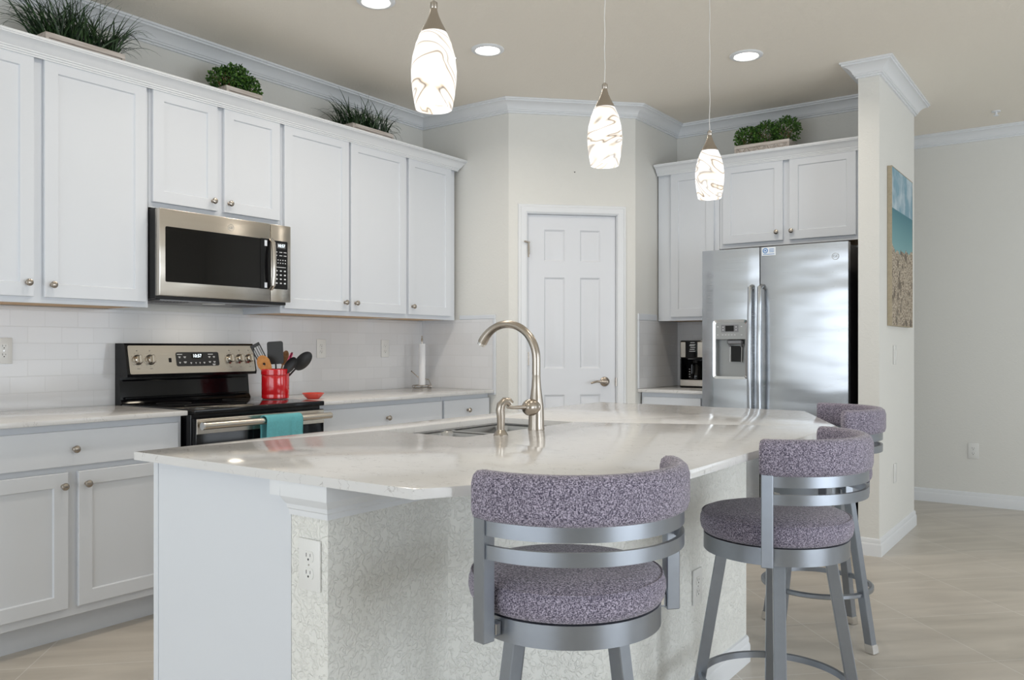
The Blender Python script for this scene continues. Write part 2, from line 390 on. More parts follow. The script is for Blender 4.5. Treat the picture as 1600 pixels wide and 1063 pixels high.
def sweep(bm, path, prof, closed=False):
    """prof = [(out, z)] pushed along a plan path, offset to the RIGHT of travel, mitred."""
    n = len(path); rows = []
    for i, p in enumerate(path):
        p = Vector(p)
        def nrm(a, b):
            d = (Vector(b) - Vector(a)).normalized(); return Vector((d.y, -d.x))
        if closed: n0 = nrm(path[i - 1], path[i]); n1 = nrm(path[i], path[(i + 1) % n])
        else:
            n0 = nrm(path[i - 1], path[i]) if i > 0 else None
            n1 = nrm(path[i], path[i + 1]) if i < n - 1 else None
            n0 = n0 or n1; n1 = n1 or n0
        m = (n0 + n1); m = m / max(0.2, m.dot(n0))
        rows.append([bm.verts.new((p.x + m.x * o, p.y + m.y * o, z)) for o, z in prof])
    k = len(prof); rng = range(n) if closed else range(n - 1)
    for i in rng:
        A, B = rows[i], rows[(i + 1) % n]
        for j in range(k): bm.faces.new((A[j], A[(j + 1) % k], B[(j + 1) % k], B[j]))
    if not closed: bm.faces.new(rows[0][::-1]); bm.faces.new(rows[-1])
def text(name, body, size, mat, parent, loc, rot, depth=0.0004):
    c = bpy.data.curves.new(name, 'FONT'); c.body = body; c.size = size; c.extrude = depth
    c.align_x = 'CENTER'; c.align_y = 'CENTER'
    t = bpy.data.objects.new(name, c); COL.objects.link(t)
    dg = bpy.context.evaluated_depsgraph_get(); me = bpy.data.meshes.new_from_object(t.evaluated_get(dg))
    bpy.data.objects.remove(t)
    me.materials.clear()
    return link(name, me, mat, parent, loc, rot)
FACE = (PI / 2, 0, 0)                    # text standing up and facing -y

# ------------------------------------------------------------------ setting
CEIL = 2.862
def struct(name, bm, mat, smooth=None, parent=None):
    o = obj(name, bm, mat, parent, smooth=smooth)
    if not parent: o['kind'] = 'structure'
    return o
struct('floor', BX(-0.3, 7.7, -3.7, 7.5, -0.12, 0.0), 'floor_tile')
struct('ceiling', BX(-0.3, 7.7, -3.7, 7.5, CEIL, CEIL + 0.12), 'ceiling_paint')
struct('wall_left', BX(-0.15, 0.0, -3.6, 4.5, 0, CEIL), 'wall_paint')
e = Vector((1, 1)).normalized(); nin = Vector((-1, 1)).normalized()
def DG(s, t=0.0):
    p = Vector((0.767, 4.5)) + e * s + nin * t; return (p.x, p.y)
SD0, SD1, DTOP = 0.122, 0.755, 2.112      # door opening along the diagonal wall
bm = bmesh.new()
prism(bm, [(-0.15, 4.5), (0.767, 4.5), DG(SD0), DG(SD0, 0.13), (-0.15, 5.8)], 0, CEIL)
prism(bm, [DG(SD1), (1.39, 5.123), (1.39, 5.8), DG(SD1, 0.5), DG(SD1, 0.13)], 0, CEIL)
prism(bm, [DG(SD0), DG(SD1), DG(SD1, 0.13), DG(SD0, 0.13)], DTOP, CEIL)
struct('wall_pantry', bm, 'wall_paint')
struct('wall_fridge', BX(1.39, 2.84, 5.80, 6.17, 0, CEIL), 'wall_paint')
struct('wall_partition', BX(2.84, 2.955, 5.12, 6.17, 0, CEIL), 'wall_paint')
struct('wall_far', BX(-0.3, 7.6, 7.2, 7.35, 0, CEIL), 'wall_paint')
# right and rear walls of the living area, the right one's two openings added to let light in
bm = bmesh.new(); box(bm, 7.5, 7.65, -3.6, 0.2, 0, CEIL); box(bm, 7.5, 7.65, 3.0, 4.0, 0, CEIL); box(bm, 7.5, 7.65, 6.4, 7.2, 0, CEIL)
for a_, b_, c_, d_ in ((0.2, 3.0, 0.10, 2.15), (4.0, 6.4, 0.65, 2.25)): box(bm, 7.5, 7.65, a_, b_, 0, c_); box(bm, 7.5, 7.65, a_, b_, d_, CEIL)
struct('wall_right', bm, 'wall_paint')
bm = bmesh.new(); box(bm, -0.15, 0.15, -3.65, -3.5, 0, CEIL); box(bm, 4.9, 7.5, -3.65, -3.5, 0, CEIL)
box(bm, 0.15, 4.9, -3.65, -3.5, 2.2, CEIL)
struct('wall_rear', bm, 'wall_paint')
bm = bmesh.new()
for x in (0.15, 1.70, 3.25, 4.82): box(bm, x, x + 0.08, -3.40, -3.34, 0.06, 2.14)
box(bm, 0.15, 4.9, -3.40, -3.34, 0, 0.08); box(bm, 0.15, 4.9, -3.40, -3.34, 2.12, 2.2)
struct('window_1', bm, 'trim_white')
bm = bmesh.new(); 
for y in (0.2, 1.57, 2.94): box(bm, 7.50, 7.56, y, y + 0.06, 0.10, 2.15)
box(bm, 7.5, 7.56, 0.2, 3.0, 0.10, 0.16); box(bm, 7.5, 7.56, 0.2, 3.0, 2.09, 2.15)
struct('added_side_window', bm, 'trim_white')  # invented window frame around the added side light
bm = bmesh.new()
for y in (4.0, 5.17, 6.34): box(bm, 7.50, 7.56, y, y + 0.06, 0.65, 2.25)
box(bm, 7.5, 7.56, 4.0, 6.4, 0.65, 0.71); box(bm, 7.5, 7.56, 4.0, 6.4, 2.19, 2.25)
struct('added_far_window', bm, 'trim_white')  # invented window frame around the added far light

crown = [(0, -0.087), (0.011, -0.087), (0.011, -0.077), (0.020, -0.075), (0.020, -0.067), (0.025, -0.065), (0.029, -0.054), (0.037, -0.043), (0.048, -0.033),
         (0.061, -0.026), (0.070, -0.023), (0.077, -0.022), (0.077, -0.013), (0.086, -0.011), (0.086, -0.0005), (0, -0.0005)]
crown = [(o, CEIL + z) for o, z in crown]
bm = bmesh.new()
sweep(bm, [(0, -3.4), (0, 4.5), (0.767, 4.5), (1.39, 5.123), (1.39, 5.80), (2.84, 5.80), (2.84, 5.12), (2.955, 5.12), (2.955, 6.17), (1.0, 6.17)], crown)
struct('trim_1', bm, 'trim_white', smooth=25)
bm = bmesh.new(); sweep(bm, [(-0.15, 7.2), (7.5, 7.2)], crown); struct('trim_2', bm, 'trim_white', smooth=25)
base = [(0, 0), (0.014, 0), (0.014, 0.062), (0.012, 0.070), (0.009, 0.074), (0.009, 0.090), (0.006, 0.098), (0, 0.102)]
bm = bmesh.new(); sweep(bm, [(-0.15, 7.2), (7.5, 7.2)], base); struct('baseboard_far', bm, 'trim_white', smooth=25)
bm = bmesh.new(); sweep(bm, [(2.84, 5.12), (2.955, 5.12), (2.955, 6.17), (1.0, 6.17)], base); struct('baseboard_partition', bm, 'trim_white', smooth=25)
# pantry door in the diagonal wall: own frame, x along the wall, -y towards the room
DM = Matrix.Translation((0.767, 4.5, 0)) @ Matrix.Rotation(PI / 4, 4, 'Z')
W0, W1, T0 = 0.132, 0.745, 2.103
door = empty('door_1', kind='structure'); door.matrix_world = DM
bm = bmesh.new()                                        # slab whose front carries six raised panels
cols = [(0.246, 0.389), (0.495, 0.637)]; rows = [(0.20, 0.885), (1.062, 1.680), (1.790, 2.003)]
xs = sorted([W0, W1] + [v for c in cols for v in c]); zs = sorted([0.006, T0] + [v for r in rows for v in r])
YF = 0.018
grid = {(i, j): bm.verts.new((x, YF, z)) for i, x in enumerate(xs) for j, z in enumerate(zs)}
for i in range(len(xs) - 1):
    for j in range(len(zs) - 1):
        ispan = i in (1, 3) and j in (1, 3, 5)
        quad = [grid[i, j], grid[i + 1, j], grid[i + 1, j + 1], grid[i, j + 1]]
        if not ispan: bm.faces.new(quad)
        else:
            x0, x1, z0, z1 = xs[i], xs[i + 1], zs[j], zs[j + 1]; prev = quad
            for ins, y in ((0.004, YF + 0.004), (0.012, YF + 0.009), (0.016, YF + 0.009), (0.038, YF + 0.003)):
                cur = [bm.verts.new((a, y, b)) for a, b in ((x0 + ins, z0 + ins), (x1 - ins, z0 + ins), (x1 - ins, z1 - ins), (x0 + ins, z1 - ins))]
                for k in range(4): bm.faces.new((prev[k], prev[(k + 1) % 4], cur[(k + 1) % 4], cur[k]))
                prev = cur
            bm.faces.new(prev)
box(bm, W0, W1, YF + 0.010, YF + 0.035, 0.006, T0)
for (x0, x1, z0, z1) in ((W0, W0 + .001, 0.006, T0), (W1 - .001, W1, 0.006, T0), (W0, W1, T0 - .001, T0)): box(bm, x0, x1, YF + 0.0005, YF + 0.012, z0, z1)
obj('door_slab', bm, 'door_white', door, smooth=20)
cas = [(0, 0), (0, -0.010), (0.010, -0.016), (0.040, -0.018), (0.046, -0.013), (0.058, -0.011), (0.062, 0)]
bm = bmesh.new()                                        # mitred casing: left leg, head, right leg
def casing_rows(a, b, zt):
    R = []
    R.append([(a - o, y, 0.0) for o, y in cas]); R.append([(a - o, y, zt + o) for o, y in cas])
    R.append([(b + o, y, zt + o) for o, y in cas]); R.append([(b + o, y, 0.0) for o, y in cas])
    return [[bm.verts.new(v) for v in r] for r in R]
R = casing_rows(SD0 + 0.003, SD1 - 0.003, DTOP - 0.003)
for A, B in zip(R, R[1:]):
    for j in range(len(cas)): bm.faces.new((A[j], A[(j + 1) % len(cas)], B[(j + 1) % len(cas)], B[j]))
obj('door_casing', bm, 'trim_white', door, smooth=20)
bm = bmesh.new(); box(bm, SD0, W0 - .002, 0.0, 0.10, 0, DTOP); box(bm, W1 + .002, SD1, 0.0, 0.10, 0, DTOP); box(bm, SD0, SD1, 0.0, 0.10, T0 + .002, DTOP)
box(bm, SD0, SD1, 0.06, 0.10, 0, DTOP)
obj('door_jamb', bm, 'trim_white', door, smooth=None)
for z in (1.86, 1.13, 0.25):
    bm = bmesh.new(); lathe(bm, [(0, 0), (0.007, 0), (0.007, 0.09), (0, 0.09)], 12, (W0 - 0.002, 0.010, z - 0.045)); box(bm, W0 - 0.02, W0 + 0.012, 0.0155, 0.0175, z - 0.045, z + 0.045)
    h = obj('hinge', bm, 'nickel', door)
bm = bmesh.new(); box(bm, W0 - 0.012, W0 + 0.010, -0.022, -0.016, 1.905, 1.916, .002); tube(bm, [(W0 - 0.03, -0.028, 1.915), (W0 - 0.005, -0.026, 1.912)], 0.006, 10)
tube(bm, [(W0 + 0.004, -0.02, 1.91), (W0 + 0.006, -0.02, 1.83)], 0.004, 8)
obj('door_stop', bm, 'nickel', door)
bm = bmesh.new(); lathe(bm, [(0, 0), (0.033, 0), (0.033, 0.006), (0.027, 0.012), (0.016, 0.016), (0.012, 0.045), (0, 0.045)], 28, (0.668, YF, 0.972), RX)
tube(bm, [(0.672, YF - 0.045, 0.972), (0.650, YF - 0.05, 0.973), (0.60, YF - 0.05, 0.975), (0.575, YF - 0.045, 0.968), (0.560, YF - 0.042, 0.962)], [0.012, 0.010, 0.0075, 0.0075, 0.006], 12)
obj('door_handle', bm, 'nickel', door)
bm = BX(W1 - 0.002, W1 + 0.008, 0.0, YF + 0.002, 0.94, 1.00, 0.001); obj('strike_plate', bm, 'nickel', door)
tag(obj('wall_screw', LT([(0, 0), (0.004, 0), (0.003, 0.006), (0, 0.007)], 10, M=RX), 'slot_dark', loc=(1.088, 4.821, 2.395), rot=(0, 0, PI / 4)),
    'tiny dark screw left in the wall above the pantry door', 'screw')

# island half wall, its cap moulding and baseboard
bm = bmesh.new()
prism(bm, [(2.475, 1.28), (2.60, 1.28), (2.60, 1.70), (2.90, 2.00), (2.90, 3.115), (2.60, 3.42), (2.60, 3.74), (2.475, 3.74)], 0, 0.897)
struct('wall_island', bm, 'wall_knockdown')
cap = [(0, 0.815), (0.006, 0.815), (0.008, 0.828), (0.013, 0.832), (0.015, 0.842), (0.024, 0.850), (0.033, 0.862), (0.035, 0.8975), (0, 0.8975)]
bm = bmesh.new(); sweep(bm, [(2.475, 3.70), (2.475, 1.2795), (2.60, 1.2795), (2.60, 1.70), (2.74, 1.84)][1:], cap)
box(bm, 2.44, 2.476, 1.245, 1.2795, 0.862, 0.8975)
struct('trim_3', bm, 'trim_white', smooth=25)
bm = bmesh.new(); sweep(bm, [(2.90, 2.00), (2.90, 3.115), (2.60, 3.42)], base); struct('baseboard_island', bm, 'trim_white', smooth=25)

# ------------------------------------------------------------------ cabinets (own frame: x along the run, -y towards the room, back at y=0)
KNOB = [(0, 0), (0.009, 0), (0.009, 0.002), (0.0055, 0.004), (0.005, 0.013), (0.009, 0.016), (0.0145, 0.019), (0.0155, 0.023), (0.013, 0.028), (0.007, 0.031), (0, 0.032)]
def knob(parent, x, y, z): obj('knob', LT(KNOB, 22, (x, y, z), RX), 'nickel', parent)
def shaker(x0, x1, z0, z1, yf, fr=0.056, th=0.02):
    bm = bmesh.new()
    def ring(ix, y): return [bm.verts.new((a, y, b)) for a, b in ((x0 + ix, z0 + ix), (x1 - ix, z0 + ix), (x1 - ix, z1 - ix), (x0 + ix, z1 - ix))]
    rs = [ring(0, yf + th), ring(0, yf + 0.002), ring(0.002, yf), ring(fr, yf), ring(fr + 0.004, yf + 0.008)]
    bm.faces.new(rs[0][::-1]); bm.faces.new(rs[-1])
    for A, B in zip(rs, rs[1:]):
        for k in range(4): bm.faces.new((A[k], A[(k + 1) % 4], B[(k + 1) % 4], B[k]))
    return bm
def cabinet(name, label, cat, loc, rz, w, d, z0, z1, doors=(), drawers=(), toe=False, under=True, group=None, x0=0.0):
    t = empty(name, loc, rz, label=label, cat=cat, group=group)
    bz = z0 + (0.0 if not under else 0.014)
    bm = bmesh.new(); box(bm, x0, w, -d, -0.002, bz, z1, 0.0015)
    if under: box(bm, x0, w, -d, -d + 0.02, z0, bz + 0.002); box(bm, x0, x0 + 0.018, -d + 0.02, -0.002, z0, bz + 0.002); box(bm, w - 0.018, w, -d + 0.02, -0.002, z0, bz + 0.002)
    obj('cabinet_body', bm, 'cabinet_white', t, smooth=20)
    if under: obj('underside_panel', BX(x0 + 0.018, w - 0.018, -d + 0.02, -0.004, z0 + 0.003, bz), 'maple', t, smooth=None)['label'] = 'bare maple underside'
    if toe: obj('toe_kick', BX(x0, w, -d + 0.075, -0.002, 0, z0 + 0.001), 'cabinet_white', t, smooth=None)
    for (a, b, c, dd, kx, kz) in doors:
        o = obj('door', shaker(a, b, c, dd, -d - 0.0205), 'cabinet_white', t, smooth=20)
        if kx is not None: knob(o, kx, -d - 0.0205, kz)
    for (a, b, c, dd, kx, kz) in drawers:
        o = obj('drawer', BX(a, b, -d - 0.0205, -d - 0.0005, c, dd, 0.0025, 2), 'cabinet_white', t, smooth=20)
        if kx is not None: knob(o, kx, -d - 0.0205, kz)
    return t
RL = PI / 2
def L(y): return (0, y, 0)
# left wall, upper row (run coordinate = world y minus the cabinet's start)
UB, UT, DB, DT = 1.395, 2.450, 1.420, 2.442
def up(name, label, y0, y1, doors, zb=UB, cat='cabinet'):
    return cabinet(name, label, cat, (0, y0, 0), RL, y1 - y0, 0.33, zb, UT, [(a - y0, b - y0, c, dd, k - y0, kz) for a, b, c, dd, k, kz in doors])
up('upper_cabinet', 'tall white two-door wall cabinet left of the microwave', 1.205, 2.190, [(1.225, 1.668, DB, DT, 1.640, 1.478), (1.710, 2.172, DB, DT, 1.740, 1.474)])
up('upper_cabinet', 'short white two-door wall cabinet directly above the microwave', 2.192, 2.962, [(2.205, 2.556, 1.898, DT, 2.526, 1.945), (2.596, 2.948, 1.898, DT, 2.622, 1.945)], zb=1.872)
up('upper_cabinet', 'tall white two-door wall cabinet right of the microwave', 2.964, 3.962, [(2.978, 3.456, DB, DT, 3.420, 1.472), (3.472, 3.950, DB, DT, 3.506, 1.472)])
up('upper_cabinet', 'narrow white single-door wall cabinet at the right end of the long row', 3.964, 4.460, [(3.977, 4.402, DB, DT, 4.008, 1.472)])
corn = [(0, 2.430), (0.005, 2.430), (0.005, 2.437), (0.010, 2.438), (0.010, 2.445), (0.016, 2.447), (0.016, 2.452), (0.022, 2.457), (0.030, 2.470), (0.042, 2.481),
        (0.054, 2.486), (0.058, 2.487), (0.058, 2.492), (0.062, 2.493), (0.062, 2.503), (0, 2.503)]
bm = bmesh.new(); sweep(bm, [(0.3505, 1.205), (0.3505, 4.465), (0.002, 4.465)], corn)
tag(obj('cornice', bm, 'trim_white', smooth=25), 'white cornice along the top of the long left row of wall cabinets', 'cornice')
# left wall, base row
def lo(name, label, y0, y1, doors, drawers):
    sh = lambda r: [(a - y0, b - y0, c, dd, (k - y0) if k is not None else None, kz) for a, b, c, dd, k, kz in r]
    return cabinet(name, label, 'cabinet', (0, y0, 0), RL, y1 - y0, 0.60, 0.112, 0.897, sh(doors), sh(drawers), toe=True, under=False)
lo('base_cabinet', 'white base cabinet with two doors and one wide drawer left of the range', 1.215, 2.190,
   [(1.232, 1.677, 0.150, 0.700, 1.655, 0.647), (1.718, 2.165, 0.150, 0.700, 1.750, 0.647)], [(1.232, 2.165, 0.725, 0.868, 1.700, 0.793)])
lo('base_cabinet', 'white base cabinet with a wide drawer right of the range', 2.972, 4.000,
   [(3.00, 3.488, 0.150, 0.700, 3.455, 0.647), (3.502, 3.990, 0.150, 0.700, 3.535, 0.647)], [(3.00, 3.990, 0.725, 0.868, 3.50, 0.796)])
lo('base_cabinet', 'narrow white base cabinet with one small drawer beside the pantry corner', 4.002, 4.492,
   [(4.012, 4.480, 0.150, 0.700, 4.045, 0.647)], [(4.012, 4.480, 0.725, 0.868, 4.245, 0.796)])
tag(obj('countertop', BX(0.0105, 0.655, 1.19, 2.190, 0.898, 0.920, 0.003, 2), 'quartz', smooth=30), 'white quartz worktop left of the range', 'countertop')
tag(obj('countertop', BX(0.0105, 0.655, 2.972, 4.489, 0.898, 0.920, 0.003, 2), 'quartz', smooth=30), 'white quartz worktop right of the range, under the paper towels', 'countertop')
# backsplash tiling
bs = empty('tile_backsplash', label='white subway tile backsplash behind the range and long worktop', cat='backsplash')
bm = BX(0.0005, 0.010, 1.19, 4.4895, 0.90, 1.394, 0); obj('tile_field', bm, 'subway_left', bs, smooth=None)
bs = empty('tile_backsplash', label='short white subway tile backsplash on the pantry corner behind the paper towels', cat='backsplash')
bm = BX(0.0105, 0.640, 4.4895, 4.4995, 0.885, 1.398, 0); obj('tile_field', bm, 'subway_return', bs, smooth=None)
bm = bmesh.new(); box(bm, 0.352, 0.664, 4.4875, 4.4995, 1.3985, 1.428, 0.003); box(bm, 0.6405, 0.664, 4.4875, 4.4995, 0.885, 1.398, 0.003)
obj('tile_edging', bm, 'cabinet_white', bs)
bs = empty('tile_backsplash', label='white subway tile backsplash in the corner by the coffee maker', cat='backsplash')
bm = BX(1.3905, 1.399, 5.172, 5.789, 0.921, 1.394, 0); obj('tile_field', bm, 'subway_left', bs, smooth=None)
bm = BX(1.3905, 2.0, 5.789, 5.7995, 0.921, 1.394, 0); obj('tile_field', bm, 'subway_return', bs, smooth=None)
bm = bmesh.new(); box(bm, 1.3905, 1.402, 5.150, 5.436, 1.3945, 1.440, 0.003); box(bm, 1.3905, 1.402, 5.150, 5.1715, 0.921, 1.394, 0.003)
obj('tile_edging', bm, 'cabinet_white', bs)
# fridge wall
cabinet('upper_cabinet', 'tall narrow white wall cabinet in the corner left of the fridge', 'cabinet', (1.40, 5.8, 0), 0, 0.458, 0.34, UB, UT,
        [(0.105, 0.425, DB, 2.435, 0.39, 1.478)])
cabinet('upper_cabinet', 'white two-door wall cabinet above the fridge', 'cabinet', (1.86, 5.8, 0), 0, 0.978, 0.34, 1.880, UT,
        [(0.029, 0.438, 1.908, DT, 0.400, 1.962), (0.480, 0.892, 1.908, DT, 0.497, 1.962)])
bm = bmesh.new(); sweep(bm, [(1.402, 5.4395), (2.838, 5.4395)], corn)
tag(obj('cornice', bm, 'trim_white', smooth=25), 'white cornice on the cabinets above the fridge', 'cornice')
cabinet('base_cabinet', 'small white base cabinet with one drawer left of the fridge', 'cabinet', (1.40, 5.8, 0), 0, 0.475, 0.60, 0.112, 0.897,
        [(0.02, 0.455, 0.15, 0.70, None, 0)], [(0.02, 0.440, 0.725, 0.868, None, 0)], toe=True, under=False)
tag(obj('countertop', BX(1.392, 1.878, 5.150, 5.788, 0.898, 0.920, 0.003, 2), 'quartz', smooth=30), 'small white worktop in the corner under the coffee maker', 'countertop')

# ------------------------------------------------------------------ island
ic = empty('island_cabinet', (1.90, 1.28, 0), label='white island cabinet with a plain end panel under the quartz top', cat='cabinet')
bm = bmesh.new(); box(bm, 0.02, 0.572, 0.006, 0.70, 0.10, 0.8975, 0); box(bm, 0.02, 0.572, 1.49, 2.45, 0.10, 0.8975, 0)   # space for the sink bowls in between
box(bm, 0.02, 0.572, 0.70, 1.49, 0.10, 0.66, 0); box(bm, 0.075, 0.572, 0.01, 2.45, 0, 0.10, 0)
obj('cabinet_body', bm, 'cabinet_white', ic, smooth=None)
obj('end_panel', BX(0.022, 0.5735, 0.0, 0.0055, 0.0, 0.8975, 0), 'cabinet_white', ic, smooth=None)
obj('corner_stile', BX(0.0, 0.021, -0.003, 0.03, 0.0, 0.8975, 0.002), 'cabinet_white', ic)
for k, (a, b) in enumerate(((0.03, 0.46), (0.47, 0.69), (0.72, 1.10), (1.11, 1.48), (1.50, 1.95), (1.97, 2.44))):
    o = obj('door', shaker(-b, -a, 0.14, 0.86, 0.0), 'cabinet_white', ic, loc=(-0.001, 0, 0), rot=(0, 0, -RL), smooth=20)
P = [(1.868, 1.24), (2.897, 1.24), (3.24, 1.82), (3.24, 3.11), (2.92, 3.80), (1.868, 3.80)]
HX0, HX1, HY0, HY1 = 2.003, 2.372, 2.052, 2.722
bm = bmesh.new()
hole = [(x, y) for x, y in rrect(HX0, HX1, HY0, HY1, 0.02, 4)]
vo = [bm.verts.new((x, y, 0)) for x, y in P]; vh = [bm.verts.new((x, y, 0)) for x, y in hole]
eo = [bm.edges.new((vo[i], vo[(i + 1) % len(vo)])) for i in range(len(vo))]; eh = [bm.edges.new((vh[i], vh[(i + 1) % len(vh)])) for i in range(len(vh))]
bmesh.ops.triangle_fill(bm, edges=eo + eh, use_beauty=True)
for f in list(bm.faces):
    c = f.calc_center_median()
    if HX0 + .01 < c.x < HX1 - .01 and HY0 + .01 < c.y < HY1 - .01 and all(v in vh for v in f.verts): bm.faces.remove(f)
ex = bmesh.ops.extrude_face_region(bm, geom=list(bm.faces))
for g in ex['geom']:
    if isinstance(g, bmesh.types.BMVert): g.co.z = 0.022
for v in bm.verts: v.co.z += 0.898
bmesh.ops.recalc_face_normals(bm, faces=bm.faces)
tope = [e_ for e_ in bm.edges if all(abs(v.co.z - 0.92) < 1e-5 for v in e_.verts) and len(e_.link_faces) == 2 and e_.calc_face_angle(0) > 1.0]
bmesh.ops.bevel(bm, geom=tope, offset=0.0025, segments=2, profile=0.5, affect='EDGES')
tag(obj('island_countertop', bm, 'quartz', smooth=30), 'large white quartz island worktop with clipped corners and a sink cutout', 'countertop')
# sink: two steel bowls hung under the cutout
sk = empty('kitchen_sink', (2.1875, 2.387, 0.8975), label='stainless undermount double-bowl sink in the island', cat='sink')
def bowl(x0, x1, y0, y1, zt, zb):
    bm = bmesh.new(); prev = None
    for ins, z, r in ((-0.012, zt, 0.045), (0, zt, 0.04), (0.004, zt - 0.01, 0.04), (0.012, zb + 0.02, 0.04), (0.03, zb, 0.035)):
        ring = [bm.verts.new((a, b, z)) for a, b in rrect(x0 + ins, x1 - ins, y0 + ins, y1 - ins, r, 5)]
        if prev:
            for i in range(len(ring)): bm.faces.new((prev[i], prev[(i + 1) % len(ring)], ring[(i + 1) % len(ring)], ring[i]))
        prev = ring
    bm.faces.new(prev); return bm
def bowlobj(*a):
    o = obj('basin', bowl(*a), 'steel_sink', sk)
    m = o.modifiers.new('thick', 'SOLIDIFY'); m.thickness = 0.0015; m.offset = 1
    return o
hw = 0.19; hl = 0.35
b1 = bowlobj(-hw + 0.02, hw - 0.02, -hl + 0.02, -0.012, -0.003, -0.20); b2 = bowlobj(-hw + 0.02, hw - 0.02, 0.012, hl - 0.02, -0.003, -0.20)
bm = bmesh.new(); 
for (x0, x1, y0, y1) in ((-hw - .005, -hw + .028, -hl, hl), (hw - .028, hw + .005, -hl, hl), (-hw + .028, hw - .028, -hl, -hl + .028), (-hw + .028, hw - .028, hl - .028, hl), (-hw + .03, hw - .03, -.014, .014)):
    box(bm, x0, x1, y0, y1, -0.0045 , -0.0005 if abs(y1) > .02 or abs(y0) > .02 else -0.012)
obj('sink_rim', bm, 'steel_sink', sk)
for b in (b1, b2): 
    y = -0.171 if b is b1 else 0.171
    obj('drain', LT([(0, 0.001), (0.02, 0.001), (0.03, 0.004), (0.042, 0.003), (0.042, 0), (0, 0)], 24, (0, y, -0.1985)), 'chrome', b)
# faucet
fc = empty('kitchen_faucet', (2.424, 2.38, 0.92), label='tall brushed-nickel gooseneck faucet behind the island sink', cat='faucet')
bm = LT([(0, 0), (0.0285, 0), (0.0285, 0.006), (0.0275, 0.012), (0.0265, 0.06), (0.0255, 0.085), (0.021, 0.115), (0.0165, 0.150), (0.0142, 0.19), (0.0135, 0.193)], 32)
obj('faucet_body', bm, 'nickel', fc)
pts = [(0, 0, 0.19), (0, 0, 0.24)]
R0, x0 = 0.125, -0.125
for i in range(0, 21):
    a = math.radians(i * 7.6); pts.append((x0 + R0 * math.cos(a), 0, 0.245 + R0 * 0.98 * math.sin(a)))
rad = [0.0145] * 8 + [0.0138] * 10 + [0.0145, 0.0155, 0.0165, 0.0175, 0.0175]
sp_ = obj('spout', TB(pts, rad, 20), 'nickel', fc)
p_, q_ = Vector(pts[-1]), Vector(pts[-2]); dr = (p_ - q_).normalized()
obj('aerator', TB([p_, p_ + dr * 0.010], 0.0155, 20), 'chrome', sp_)
bm = LT([(0, 0.008), (0.024, 0.006), (0.0262, 0.018), (0.0245, 0.0205), (0.0275, 0.023), (0.029, 0.034), (0.0275, 0.047), (0.021, 0.059), (0.012, 0.066), (0, 0.068)], 28, (0, 0, 0.080), RX)
hd = obj('handle_hub', bm, 'nickel', fc)
obj('lever', TB([(0, -0.055, 0.082), (-0.004, -0.085, 0.083), (-0.010, -0.125, 0.084), (-0.014, -0.150, 0.088)], [0.0085, 0.0065, 0.0055, 0.0065], 14), 'nickel', hd)
sr = empty('side_sprayer', (2.427, 2.170, 0.92), label='small brushed-nickel side sprayer left of the faucet', cat='sprayer')
obj('sprayer_base', LT([(0, 0), (0.024, 0), (0.0235, 0.003), (0.017, 0.012), (0.0135, 0.018), (0.0135, 0.02), (0, 0.02)], 28), 'nickel', sr)
bm = TB([(0, 0, 0.020), (0, 0, 0.06), (-0.001, -0.002, 0.08), (0.001, 0.000, 0.098), (0.009, 0.008, 0.110), (0.019, 0.017, 0.109), (0.025, 0.022, 0.100)], [0.012, 0.0135, 0.0145, 0.0145, 0.014, 0.0135, 0.012], 20)
obj('spray_head', bm, 'nickel', sr)

# ------------------------------------------------------------------ range (own frame: x along the wall, -y to the room)
rg = empty('range', (0, 2.204, 0), RL, label='stainless and black freestanding electric range with a tall backguard', cat='stove')
RW = 0.758
bm = bmesh.new(); box(bm, 0, RW, -0.655, -0.03, 0.02, 0.900, 0.002); 
for x in (0.03, RW - 0.07):
    for y in (-0.62, -0.10): box(bm, x, x + 0.04, y, y + 0.04, 0, 0.021)
obj('range_body', bm, 'black_gloss', rg, smooth=20)
bm = BX(-0.002, RW + 0.002, -0.690, -0.075, 0.9005, 0.926, 0.006, 3); ct = obj('cooktop', bm, 'black_gloss', rg)
for cx, cy, r in ((0.19, -0.22, .08), (0.19, -0.50, .10), (0.57, -0.22, .08), (0.57, -0.50, .11)):
    obj('burner_ring', LT([(r, 0.9262), (r + .0015, 0.9264), (r + .0015, 0.9262)], 40, (cx, cy, 0)), 'ink_grey', ct)
# backguard: leaning stainless control panel in a black housing
bm = bmesh.new()
side = [(-0.012, 0.900), (-0.075, 0.9265), (-0.062, 0.945), (-0.050, 1.050), (-0.125, 1.058), (-0.128, 1.072), (-0.098, 1.218), (-0.090, 1.226), (-0.012, 1.226)]
a = [bm.verts.new((0, y, z)) for y, z in side]; b = [bm.verts.new((RW, y, z)) for y, z in side]
bm.faces.new(a); bm.faces.new(b[::-1])
for i in range(len(side)): bm.faces.new((a[i], b[i], b[(i + 1) % len(side)], a[(i + 1) % len(side)]))
bgd = obj('backguard', bm, 'black_gloss', rg, smooth=20)
bm = bmesh.new(); tube(bm, [(0.02, -0.066, 0.952), (RW - 0.02, -0.066, 0.952)], 0.006, 10); tube(bm, [(0.02, -0.055, 1.040), (RW - 0.02, -0.055, 1.040)], 0.004, 8)
obj('vent_ledge', bm, 'black_gloss', bgd)
th = math.atan2(0.030, 0.146)                       # lean of the control panel
cp = empty('control_panel', (0, -0.1285, 1.072)); cp.parent = rg; cp.rotation_euler = (-th, 0, 0)
PH = 0.149
bm = bmesh.new(); pts = rrect(0.012, RW - 0.010, 0.0, PH - 0.004, 0.008, 3); prism_y(bm, pts, -0.003, 0.0)
cpo = obj('control_panel', bm, 'steel_warm', rg, loc=(0, -0.1285, 1.072), rot=(-th, 0, 0), smooth=20)
bpy.data.objects.remove(cp); cp = cpo
